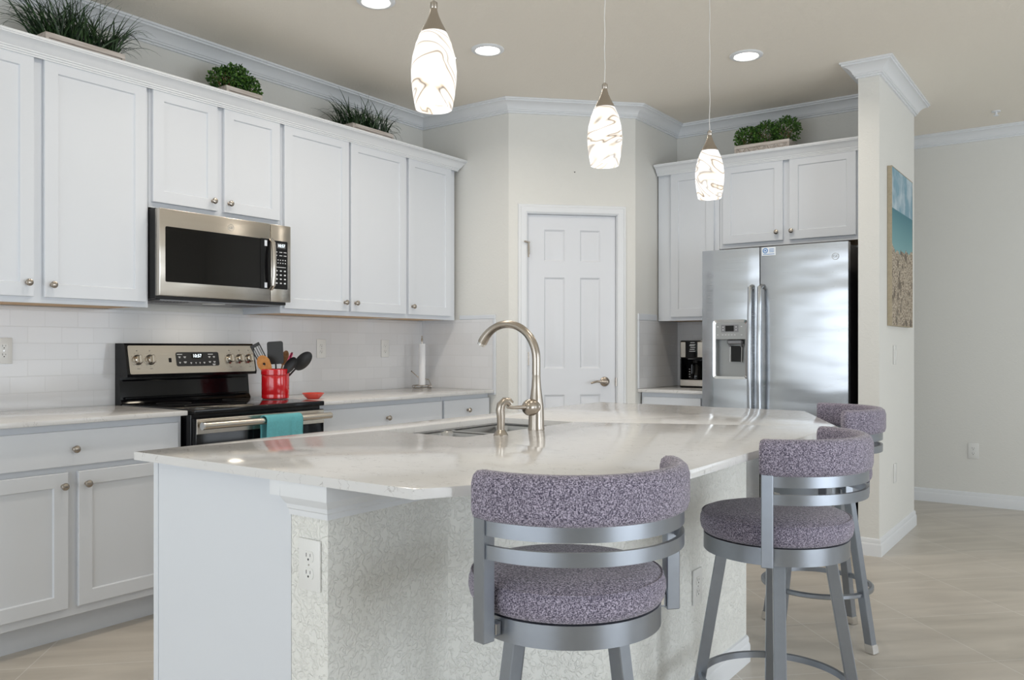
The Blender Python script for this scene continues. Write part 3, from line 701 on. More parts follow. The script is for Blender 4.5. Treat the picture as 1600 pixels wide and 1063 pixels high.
for x in (0.058, 0.126, 0.590, 0.655, 0.716):
    bm = bmesh.new(); lathe(bm, [(0, 0), (0.0265, 0), (0.0265, 0.003), (0.022, 0.006), (0.021, 0.020), (0.018, 0.024), (0, 0.025)], 28, (0, 0, 0), RX)
    box(bm, -0.0065, 0.0065, -0.036, -0.02, -0.020, 0.020, 0.003)
    obj('burner_knob', bm, 'steel_warm', cp, loc=(x, -0.003, 0.072))
    bm = bmesh.new()
    for k in range(9):
        aa = math.radians(-220 + k * 35 + 90); box(bm, 0.034 * math.cos(aa) - .0012, 0.034 * math.cos(aa) + .0012, -0.0034, -0.003, 0.034 * math.sin(aa) - .0012, 0.034 * math.sin(aa) + .0012)
    box(bm, -0.008, 0.008, -0.0034, -0.003, -0.046, -0.044); box(bm, -0.003, 0.003, -0.0034, -0.003, 0.044, 0.048)
    obj('dial_marks', bm, 'ink_grey', cp, loc=(x, 0, 0.072), smooth=None)
bm = bmesh.new(); prism_y(bm, rrect(0.268, 0.520, 0.036, 0.110, 0.010, 4), -0.0055, -0.003); obj('display_panel', bm, 'black_matte', cp)
bm = BX(0.355, 0.422, -0.0062, -0.0056, 0.076, 0.102); obj('clock_window', bm, 'glass_dark', cp, smooth=None)
text('clock_digits', '10:57', 0.024, 'display_digits', cp, (0.389, -0.0064, 0.089), FACE)
bm = bmesh.new()
for (x, z, w) in ((0.288, .098, .030), (0.470, .098, .03), (0.286, .085, .012), (0.316, .085, .014), (0.462, .085, .012), (0.490, .085, .012), (0.286, .056, .009), (0.316, .058, .016), (0.350, .054, .010),
                  (0.378, .054, .006), (0.402, .054, .006), (0.428, .054, .010), (0.462, .058, .013), (0.490, .058, .013), (.486, .044, .018)):
    box(bm, x - w / 2, x + w / 2, -0.0060, -0.0056, z - .0016, z + .0016)
    if w < .02: box(bm, x - w / 3, x + w / 3, -0.0060, -0.0056, z - .006, z - .0035)
obj('button_marks', bm, 'ink_white', cp, smooth=None)
obj('rocker_switch', BX(0.226, 0.240, -0.006, -0.003, 0.058, 0.080, .001), 'black_gloss', cp)
# oven door, its band, glass and handle; the drawer below
od = obj('oven_door', BX(0.004, RW - 0.004, -0.690, -0.656, 0.215, 0.884, 0.003, 2), 'black_gloss', rg)
obj('door_band', BX(0.006, RW - 0.006, -0.694, -0.6905, 0.812, 0.880, 0.001), 'steel_warm', od)
obj('oven_window', BX(0.10, RW - 0.10, -0.6925, -0.6905, 0.35, 0.74, 0.0005), 'glass_dark', od)
bm = bmesh.new(); tube(bm, [(-0.004 + 0.01, -0.745, 0.853), (RW - 0.006, -0.745, 0.853)], 0.0165, 20)
for x in (0.05, RW - 0.06): tube(bm, [(x, -0.70, 0.853), (x, -0.745, 0.853)], 0.011, 12)
hnd = obj('oven_handle', bm, 'steel_warm', od)
obj('handle_cap', LT([(0, 0), (0.0175, 0), (0.0175, 0.008), (0, 0.009)], 20, (0.006, -0.745, 0.853), Matrix.Rotation(-PI / 2, 3, 'Y')), 'chrome', od)
obj('storage_drawer', BX(0.004, RW - 0.004, -0.686, -0.656, 0.05, 0.205, 0.003, 2), 'steel_warm', rg)
# towel over the handle
bm = bmesh.new(); x0, x1, nx = 0.330, 0.545, 22; rowsT = []
path = [(-0.7215, 0.70), (-0.7215, 0.76), (-0.7225, 0.80), (-0.7225, 0.85), (-0.726, 0.866), (-0.736, 0.8745), (-0.748, 0.876), (-0.760, 0.870), (-0.7665, 0.858), (-0.768, 0.84), (-0.769, 0.79), (-0.770, 0.73), (-0.771, 0.65), (-0.772, 0.585)]
for i in range(nx + 1):
    x = x0 + (x1 - x0) * i / nx; r = []
    for j, (y, z) in enumerate(path):
        w = 0.0045 * max(0, (j - 8) / 5) * math.sin(i * 1.35 + 0.5) if j > 8 else 0
        crease = 0.003 if i in (8, 15) and j > 6 else 0
        r.append(bm.verts.new((x + (0.003 * math.sin(j) if i in (0, nx) else 0), y + w + crease, z)))
    rowsT.append(r)
for A, B in zip(rowsT, rowsT[1:]):
    for j in range(len(path) - 1): bm.faces.new((A[j], A[j + 1], B[j + 1], B[j]))
tw = obj('kitchen_towel', bm, 'teal_terry', loc=(0, 2.204, 0), rot=(0, 0, RL), smooth=60)
m = tw.modifiers.new('thick', 'SOLIDIFY'); m.thickness = 0.005; m.offset = 1
tag(tw, 'turquoise terry towel folded over the oven door handle', 'towel')

# ------------------------------------------------------------------ microwave
mw = empty('microwave', (0, 2.194, 1.435), RL, label='over-the-range stainless microwave with a dark glass door', cat='microwave')
MW, MH = 0.764, 0.432
bm = BX(0.0, MW, -0.385, -0.012, 0.0, MH - 0.003, 0.002); obj('microwave_body', bm, 'black_matte', mw)
md = obj('microwave_door', BX(-0.002, 0.6315, -0.424, -0.386, 0.014, MH - 0.006, 0.004, 2), 'steel_warm', mw)
bm = bmesh.new(); prism_y(bm, rrect(0.028, 0.606, 0.080, 0.342, 0.006, 3), -0.4262, -0.4242); obj('door_window', bm, 'glass_dark', md, smooth=20)
bm = bmesh.new(); prism_y(bm, rrect(0.565, 0.628, 0.078, 0.344, 0.003, 2), -0.4285, -0.4264); obj('handle_recess', bm, 'black_gloss', md, smooth=20)
bm = bmesh.new(); tube(bm, [(0.630, -0.430, 0.345), (0.628, -0.452, 0.325), (0.6265, -0.460, 0.27), (0.626, -0.462, 0.21), (0.6265, -0.460, 0.15), (0.628, -0.452, 0.098), (0.630, -0.430, 0.078)], 0.0125, 12, flat=(0.6, 1.0))
obj('door_handle', bm, 'steel_warm', md)
for a_, b_ in ((0.305, 0.335), (0.085, 0.112)): obj('door_sticker', BX(0.590, 0.606, -0.4292, -0.4286, a_, b_), 'sticker_white', md, smooth=None)
bm = bmesh.new(); lathe(bm, [(0.0155, 0), (0.0155, 0.001), (0.0175, 0.001), (0.0175, 0)], 32, (0.388, -0.4242, 0.376), RX); lg = obj('logo_ring', bm, 'chrome', md)
text('logo_letters', 'GE', 0.018, 'panel_grey', lg, (0.388, -0.4246, 0.376), FACE)
pn = obj('control_panel', BX(0.634, MW + 0.002, -0.424, -0.386, 0.014, MH - 0.006, 0.004, 2), 'steel_warm', mw)
bm = bmesh.new(); prism_y(bm, rrect(0.650, 0.742, 0.082, 0.340, 0.006, 3), -0.4262, -0.4242); obj('keypad', bm, 'black_gloss', pn, smooth=20)
bm = BX(0.672, 0.728, -0.4270, -0.4263, 0.300, 0.328); obj('clock_window', bm, 'ink_grey', pn, smooth=None)
text('clock_digits', '10:57', 0.022, 'display_digits', pn, (0.700, -0.4274, 0.314), FACE)
bm = bmesh.new()
for z in (0.280, 0.262): 
    for x in (0.665, 0.697, 0.725): box(bm, x - .009, x + .009, -0.4268, -0.4263, z - .0018, z + .0018)
for z in (0.238, 0.222):
    for k in range(5): box(bm, 0.660 + k * .016, 0.666 + k * .016, -0.4268, -0.4263, z - .0025, z + .0025)
for z in (0.180, 0.158, 0.136, 0.114):
    for x in (0.670, 0.697, 0.724): box(bm, x - .006, x + .006, -0.4268, -0.4263, z - .0035, z + .0035)
box(bm, .66, .73, -0.4268, -0.4263, .198, .201); obj('key_marks', bm, 'ink_white', pn, smooth=None)
bm = bmesh.new(); box(bm, 0.03, MW - 0.03, -0.375, -0.03, -0.006, 0.0)
for k in range(9): box(bm, 0.06 + k * 0.018, 0.066 + k * 0.018, -0.34, -0.22, -0.009, -0.006)
for k in range(9): box(bm, 0.54 + k * 0.018, 0.546 + k * 0.018, -0.34, -0.22, -0.009, -0.006)
obj('vent_grille', bm, 'vent_grey', mw, smooth=None)
cl = obj('cooktop_lamp', BX(0.34, 0.42, -0.33, -0.25, -0.009, -0.006), 'plate_white', mw, smooth=None)
area('microwave_cooktop_light', (0.26, 2.574, 1.422), (0, 0, 0), 0.07, 0.07, 0.5, (1.0, 0.88, 0.70))

# ------------------------------------------------------------------ fridge
fr = empty('refrigerator', (1.890, 5.785, 0), label='stainless side-by-side refrigerator with a water dispenser', cat='refrigerator')
FW, FH, FY = 0.902, 1.828, -0.705          # front plane of the doors in its own frame
obj('fridge_body', BX(0.004, FW - 0.004, FY + 0.062, 0.0, 0.03, FH - 0.012, 0.003), 'black_matte', fr)
def fdoor(x0, x1, hole=None):
    """door skin, slightly bowed, with the dispenser bay cut in"""
    bm = bmesh.new(); z0, z1 = 0.105, FH
    xs = [x0, x0 + .006]; xs += [x0 + (x1 - x0) * k / 10 for k in range(1, 10)] + [x1 - .006, x1]
    zs = [z0, z1]
    if hole: xs = sorted([x for x in xs if not hole[0] - .004 < x < hole[1] + .004] + [hole[0], hole[1]]); zs = [z0, hole[2], hole[3], z1]
    c = (x0 + x1) / 2; h = (x1 - x0) / 2
    yy = lambda x: FY + 0.010 * abs((x - c) / h) ** 4
    g = {(i, j): bm.verts.new((x, yy(x), z)) for i, x in enumerate(xs) for j, z in enumerate(zs)}
    for i in range(len(xs) - 1):
        for j in range(len(zs) - 1):
            if hole and j == 1 and xs[i] >= hole[0] - 1e-6 and xs[i + 1] <= hole[1] + 1e-6: continue
            bm.faces.new((g[i, j], g[i + 1, j], g[i + 1, j + 1], g[i, j + 1]))
    nx, nz = len(xs) - 1, len(zs) - 1
    loop = [g[i, 0] for i in range(nx + 1)] + [g[nx, j] for j in range(1, nz + 1)] + [g[i, nz] for i in range(nx - 1, -1, -1)] + [g[0, j] for j in range(nz - 1, 0, -1)]
    bk = [bm.verts.new((v.co.x, FY + 0.058, v.co.z)) for v in loop]
    for k in range(len(loop)): bm.faces.new((loop[k], loop[(k + 1) % len(loop)], bk[(k + 1) % len(loop)], bk[k]))
    return bm
DXa, DXb, DZa, DZb = 0.082, 0.298, 1.010, 1.378
d1 = obj('freezer_door', fdoor(0.0, 0.376, (DXa, DXb, DZa, DZb)), 'steel_fridge', fr, smooth=25)
d2 = obj('fridge_door', fdoor(0.382, FW, None), 'steel_fridge', fr, smooth=25)
obj('kick_grille', BX(0.01, FW - 0.01, FY + 0.03, FY + 0.08, 0.0, 0.095, 0.002), 'black_matte', fr)
for x in (0.02, FW - 0.12): obj('hinge_cover', BX(x, x + 0.10, FY + 0.065, FY + 0.15, FH - 0.0115, FH + 0.008, 0.004), 'black_matte', fr)
for dr_, x in ((d1, 0.334), (d2, 0.394)):
    bm = bmesh.new(); pts = [(x, FY - 0.006, 1.585), (x, FY - 0.042, 1.572)] + [(x, FY - 0.042 - 0.016 * math.sin(PI * k / 10), 1.56 - 0.095 * k) for k in range(0, 11)] + [(x, FY - 0.042, 0.598), (x, FY - 0.006, 0.585)]
    tube(bm, pts, 0.0145, 14); obj('door_handle', bm, 'steel_fridge', dr_)
# dispenser
dp = empty('x', (0, 0, 0)); bpy.data.objects.remove(dp)
bm = bmesh.new()
outer = rrect(DXa - .004, DXb + .004, DZa - .004, DZb + .004, 0.022, 5); inner = rrect(DXa + 0.012, DXb - 0.008, DZa + 0.012, DZb - 0.014, 0.014, 5)
def loopv(p, y): return [bm.verts.new((a, y, b)) for a, b in p]
ls = [loopv(outer, FY + 0.002), loopv(outer, FY - 0.006), loopv(inner, FY - 0.003), loopv(inner, FY + 0.02)]
for A, B in zip(ls, ls[1:]):
    for k in range(len(A)): bm.faces.new((A[k], A[(k + 1) % len(A)], B[(k + 1) % len(A)], B[k]))
db = obj('dispenser_bezel', bm, 'chrome', d1)
bm = bmesh.new()                                       # recess behind the lower bay
x0, x1, z0, z1 = DXa + .010, DXb - .006, DZa + .010, 1.256
yb = FY + 0.055
box(bm, x0, x1, yb, yb + .002, z0, z1); box(bm, x0 - .002, x0, FY + .002, yb, z0, z1); box(bm, x1, x1 + .002, FY + .002, yb, z0, z1)
box(bm, x0, x1, FY + .002, yb, z0 - .002, z0); obj('dispenser_recess', bm, 'panel_grey', d1, smooth=None)
bm = bmesh.new(); box(bm, x0 + .072, x1 - .030, FY + .012, yb, 1.225, z1 - .001, .006); tube(bm, [(x0 + .075, FY + .02, 1.25), (x0 + .088, FY + .03, 1.21)], .007, 8); tube(bm, [(x1 - .03, FY + .02, 1.25), (x1 - .04, FY + .03, 1.21)], .007, 8)
obj('dispenser_nozzle', bm, 'vent_grey', d1)
bm = bmesh.new(); box(bm, x0 + .090, x1 - .042, FY + .036, FY + .040, 1.115, 1.215, .002); pdl = obj('dispenser_paddle', bm, 'black_gloss', d1)
for xa in (x0 + .088, x1 - .038): obj('paddle_rail', TB([(xa, FY + .036, 1.215), (xa - .002, FY + .034, 1.112)], .0028, 8), 'chrome', d1)
cpn = obj('dispenser_panel', BX(DXa + .010, DXb - .006, FY - 0.002, FY + 0.02, 1.257, DZb - .012, .001), 'panel_grey', d1)
obj('dispenser_display', BX(DXa + .050, DXb - .052, FY - 0.0032, FY - 0.0022, 1.302, 1.350), 'vent_grey', d1, smooth=None)
obj('display_glass', BX(DXa + .078, DXb - .082, FY - 0.0042, FY - 0.0034, 1.308, 1.344), 'glass_dark', d1, smooth=None)
bm = bmesh.new()
for x in (.060, .1455): box(bm, DXa + x, DXa + x + .006, FY - .0042, FY - .0034, 1.314, 1.320); box(bm, DXa + x, DXa + x + .006, FY - .0042, FY - .0034, 1.332, 1.338)
for x in (.022, .055, .075, .095, .115, .135, .178): box(bm, DXa + x, DXa + x + .010, FY - .0028, FY - .0021, 1.284, 1.287)
for x in (.022, .178): box(bm, DXa + x, DXa + x + .010, FY - .0028, FY - .0021, 1.335, 1.340)
obj('button_marks', bm, 'ink_white', cpn, smooth=None)
bm = bmesh.new(); lathe(bm, [(0.0175, 0), (0.0175, 0.0015), (0.020, 0.0015), (0.020, 0)], 32, (0.832, FY - 0.0005, 1.742), RX); lg = obj('logo_ring', bm, 'chrome', d2)
text('logo_letters', 'GE', 0.021, 'panel_grey', lg, (0.832, FY + 0.0012, 1.742), FACE, 0.001)
st = obj('door_sticker', BX(0.394, 0.480, FY + 0.0015, FY + 0.0045, 1.772, 1.824), 'sticker_white', d2, smooth=None)
st.data.transform(Matrix.Translation((0, -0.003, 0)))
bm = bmesh.new(); lathe(bm, [(0.011, 0), (0.011, 0.0008), (0.016, 0.0008), (0.016, 0)], 24, (0.416, FY - 0.0015, 1.803), RX); box(bm, .411, .421, FY - .0023, FY - .0015, 1.799, 1.808)
for k, z in enumerate((1.812, 1.803, 1.794)): box(bm, 0.440, 0.470, FY - .0021, FY - .0015, z - .0015, z + .0015)
box(bm, .402, .472, FY - .0021, FY - .0015, 1.779, 1.782); obj('sticker_print', bm, 'sticker_blue', st, smooth=None)

# ------------------------------------------------------------------ bar stools
Rs, ZS, Rr, ZR, RB, AL, ZPB, ZPT = 0.216, 0.728, 0.206, 0.610, 0.267, 1.320, 0.860, 0.959
def arcpts(r, z, a0, a1, n=40): return [(r * math.cos(a0 + (a1 - a0) * k / n), r * math.sin(a0 + (a1 - a0) * k / n), z) for k in range(n + 1)]
def band(bm, a0, a1, prof, n=48, cap=True):      # prof = closed loop of (r, z) swept about the z axis
    rows = []
    for k in range(n + 1):
        a = a0 + (a1 - a0) * k / n; rows.append([bm.verts.new((r * math.cos(a), r * math.sin(a), z)) for r, z in prof])
    m = len(prof)
    for A, B in zip(rows, rows[1:]):
        for j in range(m): bm.faces.new((A[j], A[(j + 1) % m], B[(j + 1) % m], B[j]))
    if cap: bm.faces.new(rows[0][::-1]); bm.faces.new(rows[-1])
def make_stool():
    t = empty('bar_stool')
    prof = [(0, 0.658), (0.196, 0.6585), (0.206, 0.662), (0.213, 0.672), (0.2165, 0.688), (0.2155, 0.703), (0.211, 0.714), (0.206, 0.7185), (0.204, 0.7195), (0.195, 0.7255), (0.165, 0.7325), (0.11, 0.7365), (0, 0.738)]
    s = obj('seat', LT(prof, 64), 'melange_fabric', t, smooth=50)
    bm = bmesh.new(); 
    lathe(bm, [(0.2095 + 0.0022 * math.cos(a), 0.7175 + 0.0022 * math.sin(a)) for a in [2 * PI * k / 6 for k in range(7)]], 64)
    obj('seam', bm, 'melange_fabric', s)
    bm = bmesh.new(); lathe(bm, [(0.196, ZR + .001), (Rr, ZR), (Rr, 0.6575), (0, 0.6575)], 64); lathe(bm, [(0, 0.632), (0.196, 0.632)], 64)
    lathe(bm, [(0.196, 0.632), (0.196, ZR + .001)], 64); lathe(bm, [(0, 0.606), (0.11, 0.606), (0.11, 0.632)], 32)
    obj('seat_ring', bm, 'gunmetal', t)
    # backrest
    rr = []
    ri, ro = RB - 0.046, RB
    prof = [(ri + .010, ZPB), (ro - .014, ZPB), (ro - .004, ZPB + .006), (ro, ZPB + .020), (ro, ZPT - .024), (ro - .005, ZPT - .008), (ro - .015, ZPT), (ri + .014, ZPT), (ri + .004, ZPT - .007), (ri, ZPT - .020), (ri, ZPB + .016), (ri + .004, ZPB + .005)]
    bm = bmesh.new(); rows = []; n = 56
    cz, cr = (ZPB + ZPT) / 2, (ri + ro) / 2
    for k in range(-3, n + 4):
        if k < 0: a = -AL; sc = [0.70, 0.90, 0.98][k + 3]; off = [0.0, 0.004, 0.009][k + 3]
        elif k > n: a = AL; sc = [0.98, 0.90, 0.70][k - n - 1]; off = -[0.009, 0.004, 0.0][k - n - 1]
        else: a = -AL + 2 * AL * k / n; sc = 1; off = 0
        if k < 0: a = -AL - 0.045 + off / RB * 1.0
        if k > n: a = AL + 0.045 + off / RB * 1.0
        row = []
        for r, z in prof:
            r2 = cr + (r - cr) * sc; z2 = cz + (z - cz) * (sc if sc == 1 else 0.5 + sc / 2)
            row.append(bm.verts.new((r2 * math.cos(a), r2 * math.sin(a), z2)))
        rows.append(row)
    m = len(prof)
    for A, B in zip(rows, rows[1:]):
        for j in range(m): bm.faces.new((A[j], A[(j + 1) % m], B[(j + 1) % m], B[j]))
    bm.faces.new(rows[0][::-1]); bm.faces.new(rows[-1])
    obj('back_pad', bm, 'melange_fabric', t, smooth=60)
    ap = AL - 0.035
    for sg in (-1, 1):
        bm = bmesh.new(); box(bm, 0.229, 0.260, -0.0155, 0.0155, 0.616, ZPB + 0.02, 0.002); box(bm, 0.2065, 0.229, -0.010, 0.010, 0.622, 0.650, 0.001)
        bmesh.ops.transform(bm, matrix=Matrix.Rotation(sg * ap, 4, 'Z'), verts=bm.verts)
        p = obj('back_post', bm, 'gunmetal', t)
        bm = bmesh.new(); box(bm, 0.212, 0.224, -0.0125, -0.0102, 0.626, 0.648, 0.001); box(bm, 0.212, 0.224, 0.0102, 0.0125, 0.626, 0.648, 0.001); bmesh.ops.transform(bm, matrix=Matrix.Rotation(sg * ap, 4, 'Z'), verts=bm.verts)
        obj('bolt_plate', bm, 'chrome', p)
    for z0, z1 in ((0.832, 0.862), (0.785, 0.813)):
        bm = bmesh.new(); band(bm, -ap + .05, ap - .05, [(0.246, z0), (0.255, z0), (0.255, z1), (0.246, z1)])
        obj('back_rail', bm, 'gunmetal', t, smooth=40)
    for k in range(4):
        bm = bmesh.new(); ra, rb, w = 0.150, 0.2525, 0.0165
        for (zz, rc) in ((0.606, ra), (0.036, rb)): pass
        def ringp(rc, z, w): return [bm.verts.new((rc + a, b, z)) for a, b in ((-w, -w), (w, -w), (w, w), (-w, w))]
        A, B = ringp(ra, 0.608, w), ringp(rb - 0.006, 0.030, w)
        bm.faces.new(A); bm.faces.new(B[::-1])
        for j in range(4): bm.faces.new((A[j], B[j], B[(j + 1) % 4], A[(j + 1) % 4]))
        bmesh.ops.bevel(bm, geom=list(bm.edges), offset=0.002, segments=1, affect='EDGES')
        lg_ = obj('leg', bm, 'gunmetal', t, rot=(0, 0, k * PI / 2), smooth=20)
        bm = bmesh.new(); A, B = ringp(rb - 0.0065, 0.036, w + .0015), ringp(rb, 0.003, w + .0015)
        bm.faces.new(A); bm.faces.new(B[::-1])
        for j in range(4): bm.faces.new((A[j], B[j], B[(j + 1) % 4], A[(j + 1) % 4]))
        lathe(bm, [(0.010, 0.0), (0.010, 0.0032)], 12, (rb, 0, 0)); lathe(bm, [(0, 0.0), (0.010, 0)], 12, (rb, 0, 0))
        obj('foot_glide', bm, 'chrome', lg_)
    bm = bmesh.new(); z = 0.222; band(bm, 0, 2 * PI, [(0.206, z - .009), (0.214, z - .011), (0.222, z - .006), (0.222, z + .006), (0.214, z + .011), (0.206, z + .009)], 64, cap=False)
    obj('foot_ring', bm, 'gunmetal', t, smooth=40)
    return t
st0 = make_stool()
def place_stool(first, x, y, phi, ft, label):
    o = st0 if first else dup(st0, (x, y, 0))
    o.location = (x, y, 0); tag(o, label, 'bar stool', 'grey fabric swivel stools around the island')
    kl = 0
    for c in o.children:
        n = c.name.split('.')[0]
        if n == 'leg': c.rotation_euler = (0, 0, ft + kl * PI / 2); kl += 1
        elif n != 'foot_ring': c.rotation_euler = (0, 0, phi)
    return o
s2 = place_stool(False, 3.232, 2.442, -0.049, -1.19, 'middle of the three grey stools, its side turned to the camera')
s3 = place_stool(False, 3.035, 3.570, 0.470, -0.344, 'farthest grey stool, partly hidden behind the middle stool by the partition wall')
s1 = place_stool(True, 3.060, 1.558, -0.466, -1.80, 'nearest grey stool, seen from behind at the near corner of the island')

# ------------------------------------------------------------------ pendants and ceiling lights
def pendant():
    t = empty('pendant_lamp')
    pr = [(0.0475, 0.0), (0.0535, 0.03), (0.0585, 0.07), (0.0595, 0.10), (0.056, 0.135), (0.047, 0.170), (0.035, 0.197), (0.024, 0.213)]
    pin = [(r - 0.003, z + (0.0 if k else 0.0)) for k, (r, z) in enumerate(pr)][::-1]
    sh = obj('glass_shade', LT(pr + pin + [pr[0]], 48), 'art_glass', t, smooth=60)
    bm = LT([(0.0355, 0.1975), (0.030, 0.209), (0.021, 0.226), (0.014, 0.242), (0.0095, 0.256), (0.0085, 0.262), (0.0095, 0.264), (0.0095, 0.278), (0.007, 0.280), (0.0025, 0.284), (0, 0.284)], 32)
    cpp = obj('lamp_cap', bm, 'nickel', t)
    obj('bulb', LT([(0, 0.065), (0.013, 0.068), (0.021, 0.080), (0.024, 0.095), (0.021, 0.115), (0.014, 0.135), (0.013, 0.16), (0, 0.16)], 20), 'small_bulb', t)
    zc = CEIL - 1.826
    pts = [(0.0012 * math.sin(k * 1.1), 0.0012 * math.cos(k * 1.7), 0.283 + (zc - 0.303) * k / 24) for k in range(25)]
    obj('cord', TB(pts, 0.0017, 8), 'cord_clear', t)
    obj('canopy', LT([(0.0, zc - 0.032), (0.012, zc - 0.030), (0.03, zc - 0.022), (0.055, zc - 0.012), (0.06, zc - 0.004), (0.06, zc - 0.0005), (0, zc - 0.0005)], 32), 'nickel', t)
    return t
pd0 = pendant()
for k, (x, y, rz, lab) in enumerate(((2.602, 1.640, 0.0, 'largest-looking pendant lamp, nearest over the island, marbled glass shade'), (2.632, 2.490, 2.1, 'pendant lamp with marbled glass shade, middle one of the row over the island'),
                                (2.680, 3.290, 4.0, 'pendant lamp with marbled glass shade, farthest one, in front of the corner cabinet'))):
    o = pd0 if k == 0 else dup(pd0, (x, y, 1.826))
    o.location = (x, y, 1.826); o.rotation_euler = (0, 0, rz); tag(o, lab, 'pendant lamp', 'pendant lamps over the island')
    l = bpy.data.lights.new('pendant_light', 'SPOT'); l.energy = 3.5; l.color = (1.0, 0.90, 0.78); l.shadow_soft_size = 0.04; l.spot_size = math.radians(150); l.spot_blend = 0.9
    lo_ = bpy.data.objects.new('pendant_light', l); COL.objects.link(lo_); lo_.location = (x, y, 1.822)
def can():
    t = empty('recessed_light')
    obj('trim_ring', LT([(0.092, -0.0005), (0.092, -0.005), (0.086, -0.009), (0.070, -0.011), (0.064, -0.006), (0.064, -0.0005)], 48), 'trim_white', t)
    obj('lens', LT([(0, -0.0045), (0.064, -0.0045), (0.064, -0.002), (0, -0.002)], 40), 'led_disc', t)
    return t
cn0 = can()
for k, (x, y, lab) in enumerate(((1.190, 2.840, 'round recessed ceiling light cut by the top edge of the photo'), (1.229, 3.666, 'round recessed ceiling light between the first two pendants'), (2.362, 4.593, 'round recessed ceiling light above the fridge side, right of the last pendant'),
                             (1.20, 1.95, 'unseen recessed ceiling light added over the near end of the aisle'))):  # this last fixture is unseen, added to brighten the base cabinets
    o = cn0 if k == 0 else dup(cn0, (x, y, CEIL)); o.location = (x, y, CEIL); tag(o, lab, 'ceiling light', 'recessed ceiling lights')
    area('recessed_light_beam', (x, y, CEIL - 0.014), (0, 0, 0), 0.11, 0.11, 4.2, (1.0, 0.91, 0.80), 'DISK', 2.65)
sd = obj('sprinkler_head', LT([(0, 0), (0.028, 0), (0.028, -0.006), (0.008, -0.008), (0.008, -0.028), (0.018, -0.030), (0.018, -0.033), (0, -0.033)], 20), 'trim_white', loc=(3.387, 6.70, CEIL - 0.0005))
tag(sd, 'tiny sprinkler fitting on the ceiling near the far crown moulding', 'sprinkler')

# ------------------------------------------------------------------ outlets and switches (own frame facing -y)
def outlet(w=0.072, h=0.117):
    t = empty('wall_outlet')
    obj('cover_plate', BX(-w / 2, w / 2, -0.006, -0.0003, -h / 2, h / 2, 0.0022, 2), 'plate_white', t)
    for z in (-0.0195, 0.0195):
        bm = bmesh.new(); prism_y(bm, [(0.017 * math.cos(a), z + max(-0.0125, min(0.0125, 0.0175 * math.sin(a)))) for a in [2 * PI * k / 28 for k in range(28)]], -0.0078, -0.006)
        r = obj('receptacle', bm, 'plate_white', t)
        bm = bmesh.new(); box(bm, -0.0075, -0.0058, -0.0081, -0.0078, z - 0.001, z + 0.008); box(bm, 0.0058, 0.0072, -0.0081, -0.0078, z, z + 0.007); lathe(bm, [(0, 0), (0.0026, 0), (0.0026, 0.0003), (0, 0.0003)], 12, (0, -0.0078, z - 0.0065), RX)
        obj('slots', bm, 'slot_dark', r, smooth=None)
    obj('screw', LT([(0, 0), (0.0025, 0), (0.002, 0.001), (0, 0.001)], 10, (0, -0.0062, 0), RX), 'chrome', t)
    return t
ot = outlet()
places = [((2.543, 1.2795, 0.706), 0, 'white duplex outlet on the end of the island half wall'),
          ((2.9005, 2.640, 0.400), RL, 'white duplex outlet low on the island half wall between the first two stools'),
          ((0.0105, 1.690, 1.190), RL, 'white duplex outlet in the tile at the left edge of the photo'),
          ((0.0105, 3.535, 1.198), RL, 'white duplex outlet in the tile just right of the utensil crock'),
          ((0.0105, 4.100, 1.198), RL, 'white duplex outlet in the tile left of the paper towel roll'),
          ((3.188, 7.1995, 0.416), 0, 'white duplex outlet low on the far wall at the right')]
for k, (loc, rz, lab) in enumerate(places):
    o = ot if k == 0 else dup(ot, loc)
    o.location = loc; o.rotation_euler = (0, 0, rz); tag(o, lab, 'outlet', 'white duplex outlets')
for k, (z, lab) in enumerate(((1.160, 'white light switch on the side of the partition wall, below the beach picture'), (0.430, 'white cover plate low on the side of the partition wall'))):
    t = empty('switch_plate', (2.9555, 5.53 + 0.01 * k, z), RL, label=lab, cat='switch')
    obj('cover_plate', BX(-0.036, 0.036, -0.006, -0.0003, -0.059, 0.059, 0.0022, 2), 'plate_white', t)
    if k == 0: obj('toggle', BX(-0.016, 0.016, -0.009, -0.006, -0.033, 0.033, 0.001), 'plate_white', t)
# beach picture
cv = empty('beach_canvas', (2.9565, 5.655, 1.34), RL, label='tall narrow beach painting on the side of the partition wall', cat='picture')
obj('canvas', BX(-0.325, 0.305, -0.0255, -0.010, 0.0, 0.945, 0.001), 'beach_canvas', cv, smooth=None)
bm = bmesh.new(); box(bm, -0.329, -0.3255, -0.026, 0, -0.004, 0.949); box(bm, 0.3055, 0.309, -0.026, 0, -0.004, 0.949); box(bm, -0.3255, 0.3055, -0.026, 0, -0.004, -0.0005); box(bm, -0.3255, 0.3055, -0.026, 0, 0.9455, 0.949)
obj('picture_frame', bm, 'canvas_edge', cv, smooth=None)
obj('backing', BX(-0.322, 0.302, -0.0095, 0.0, 0.004, 0.94), 'black_matte', cv, smooth=None)

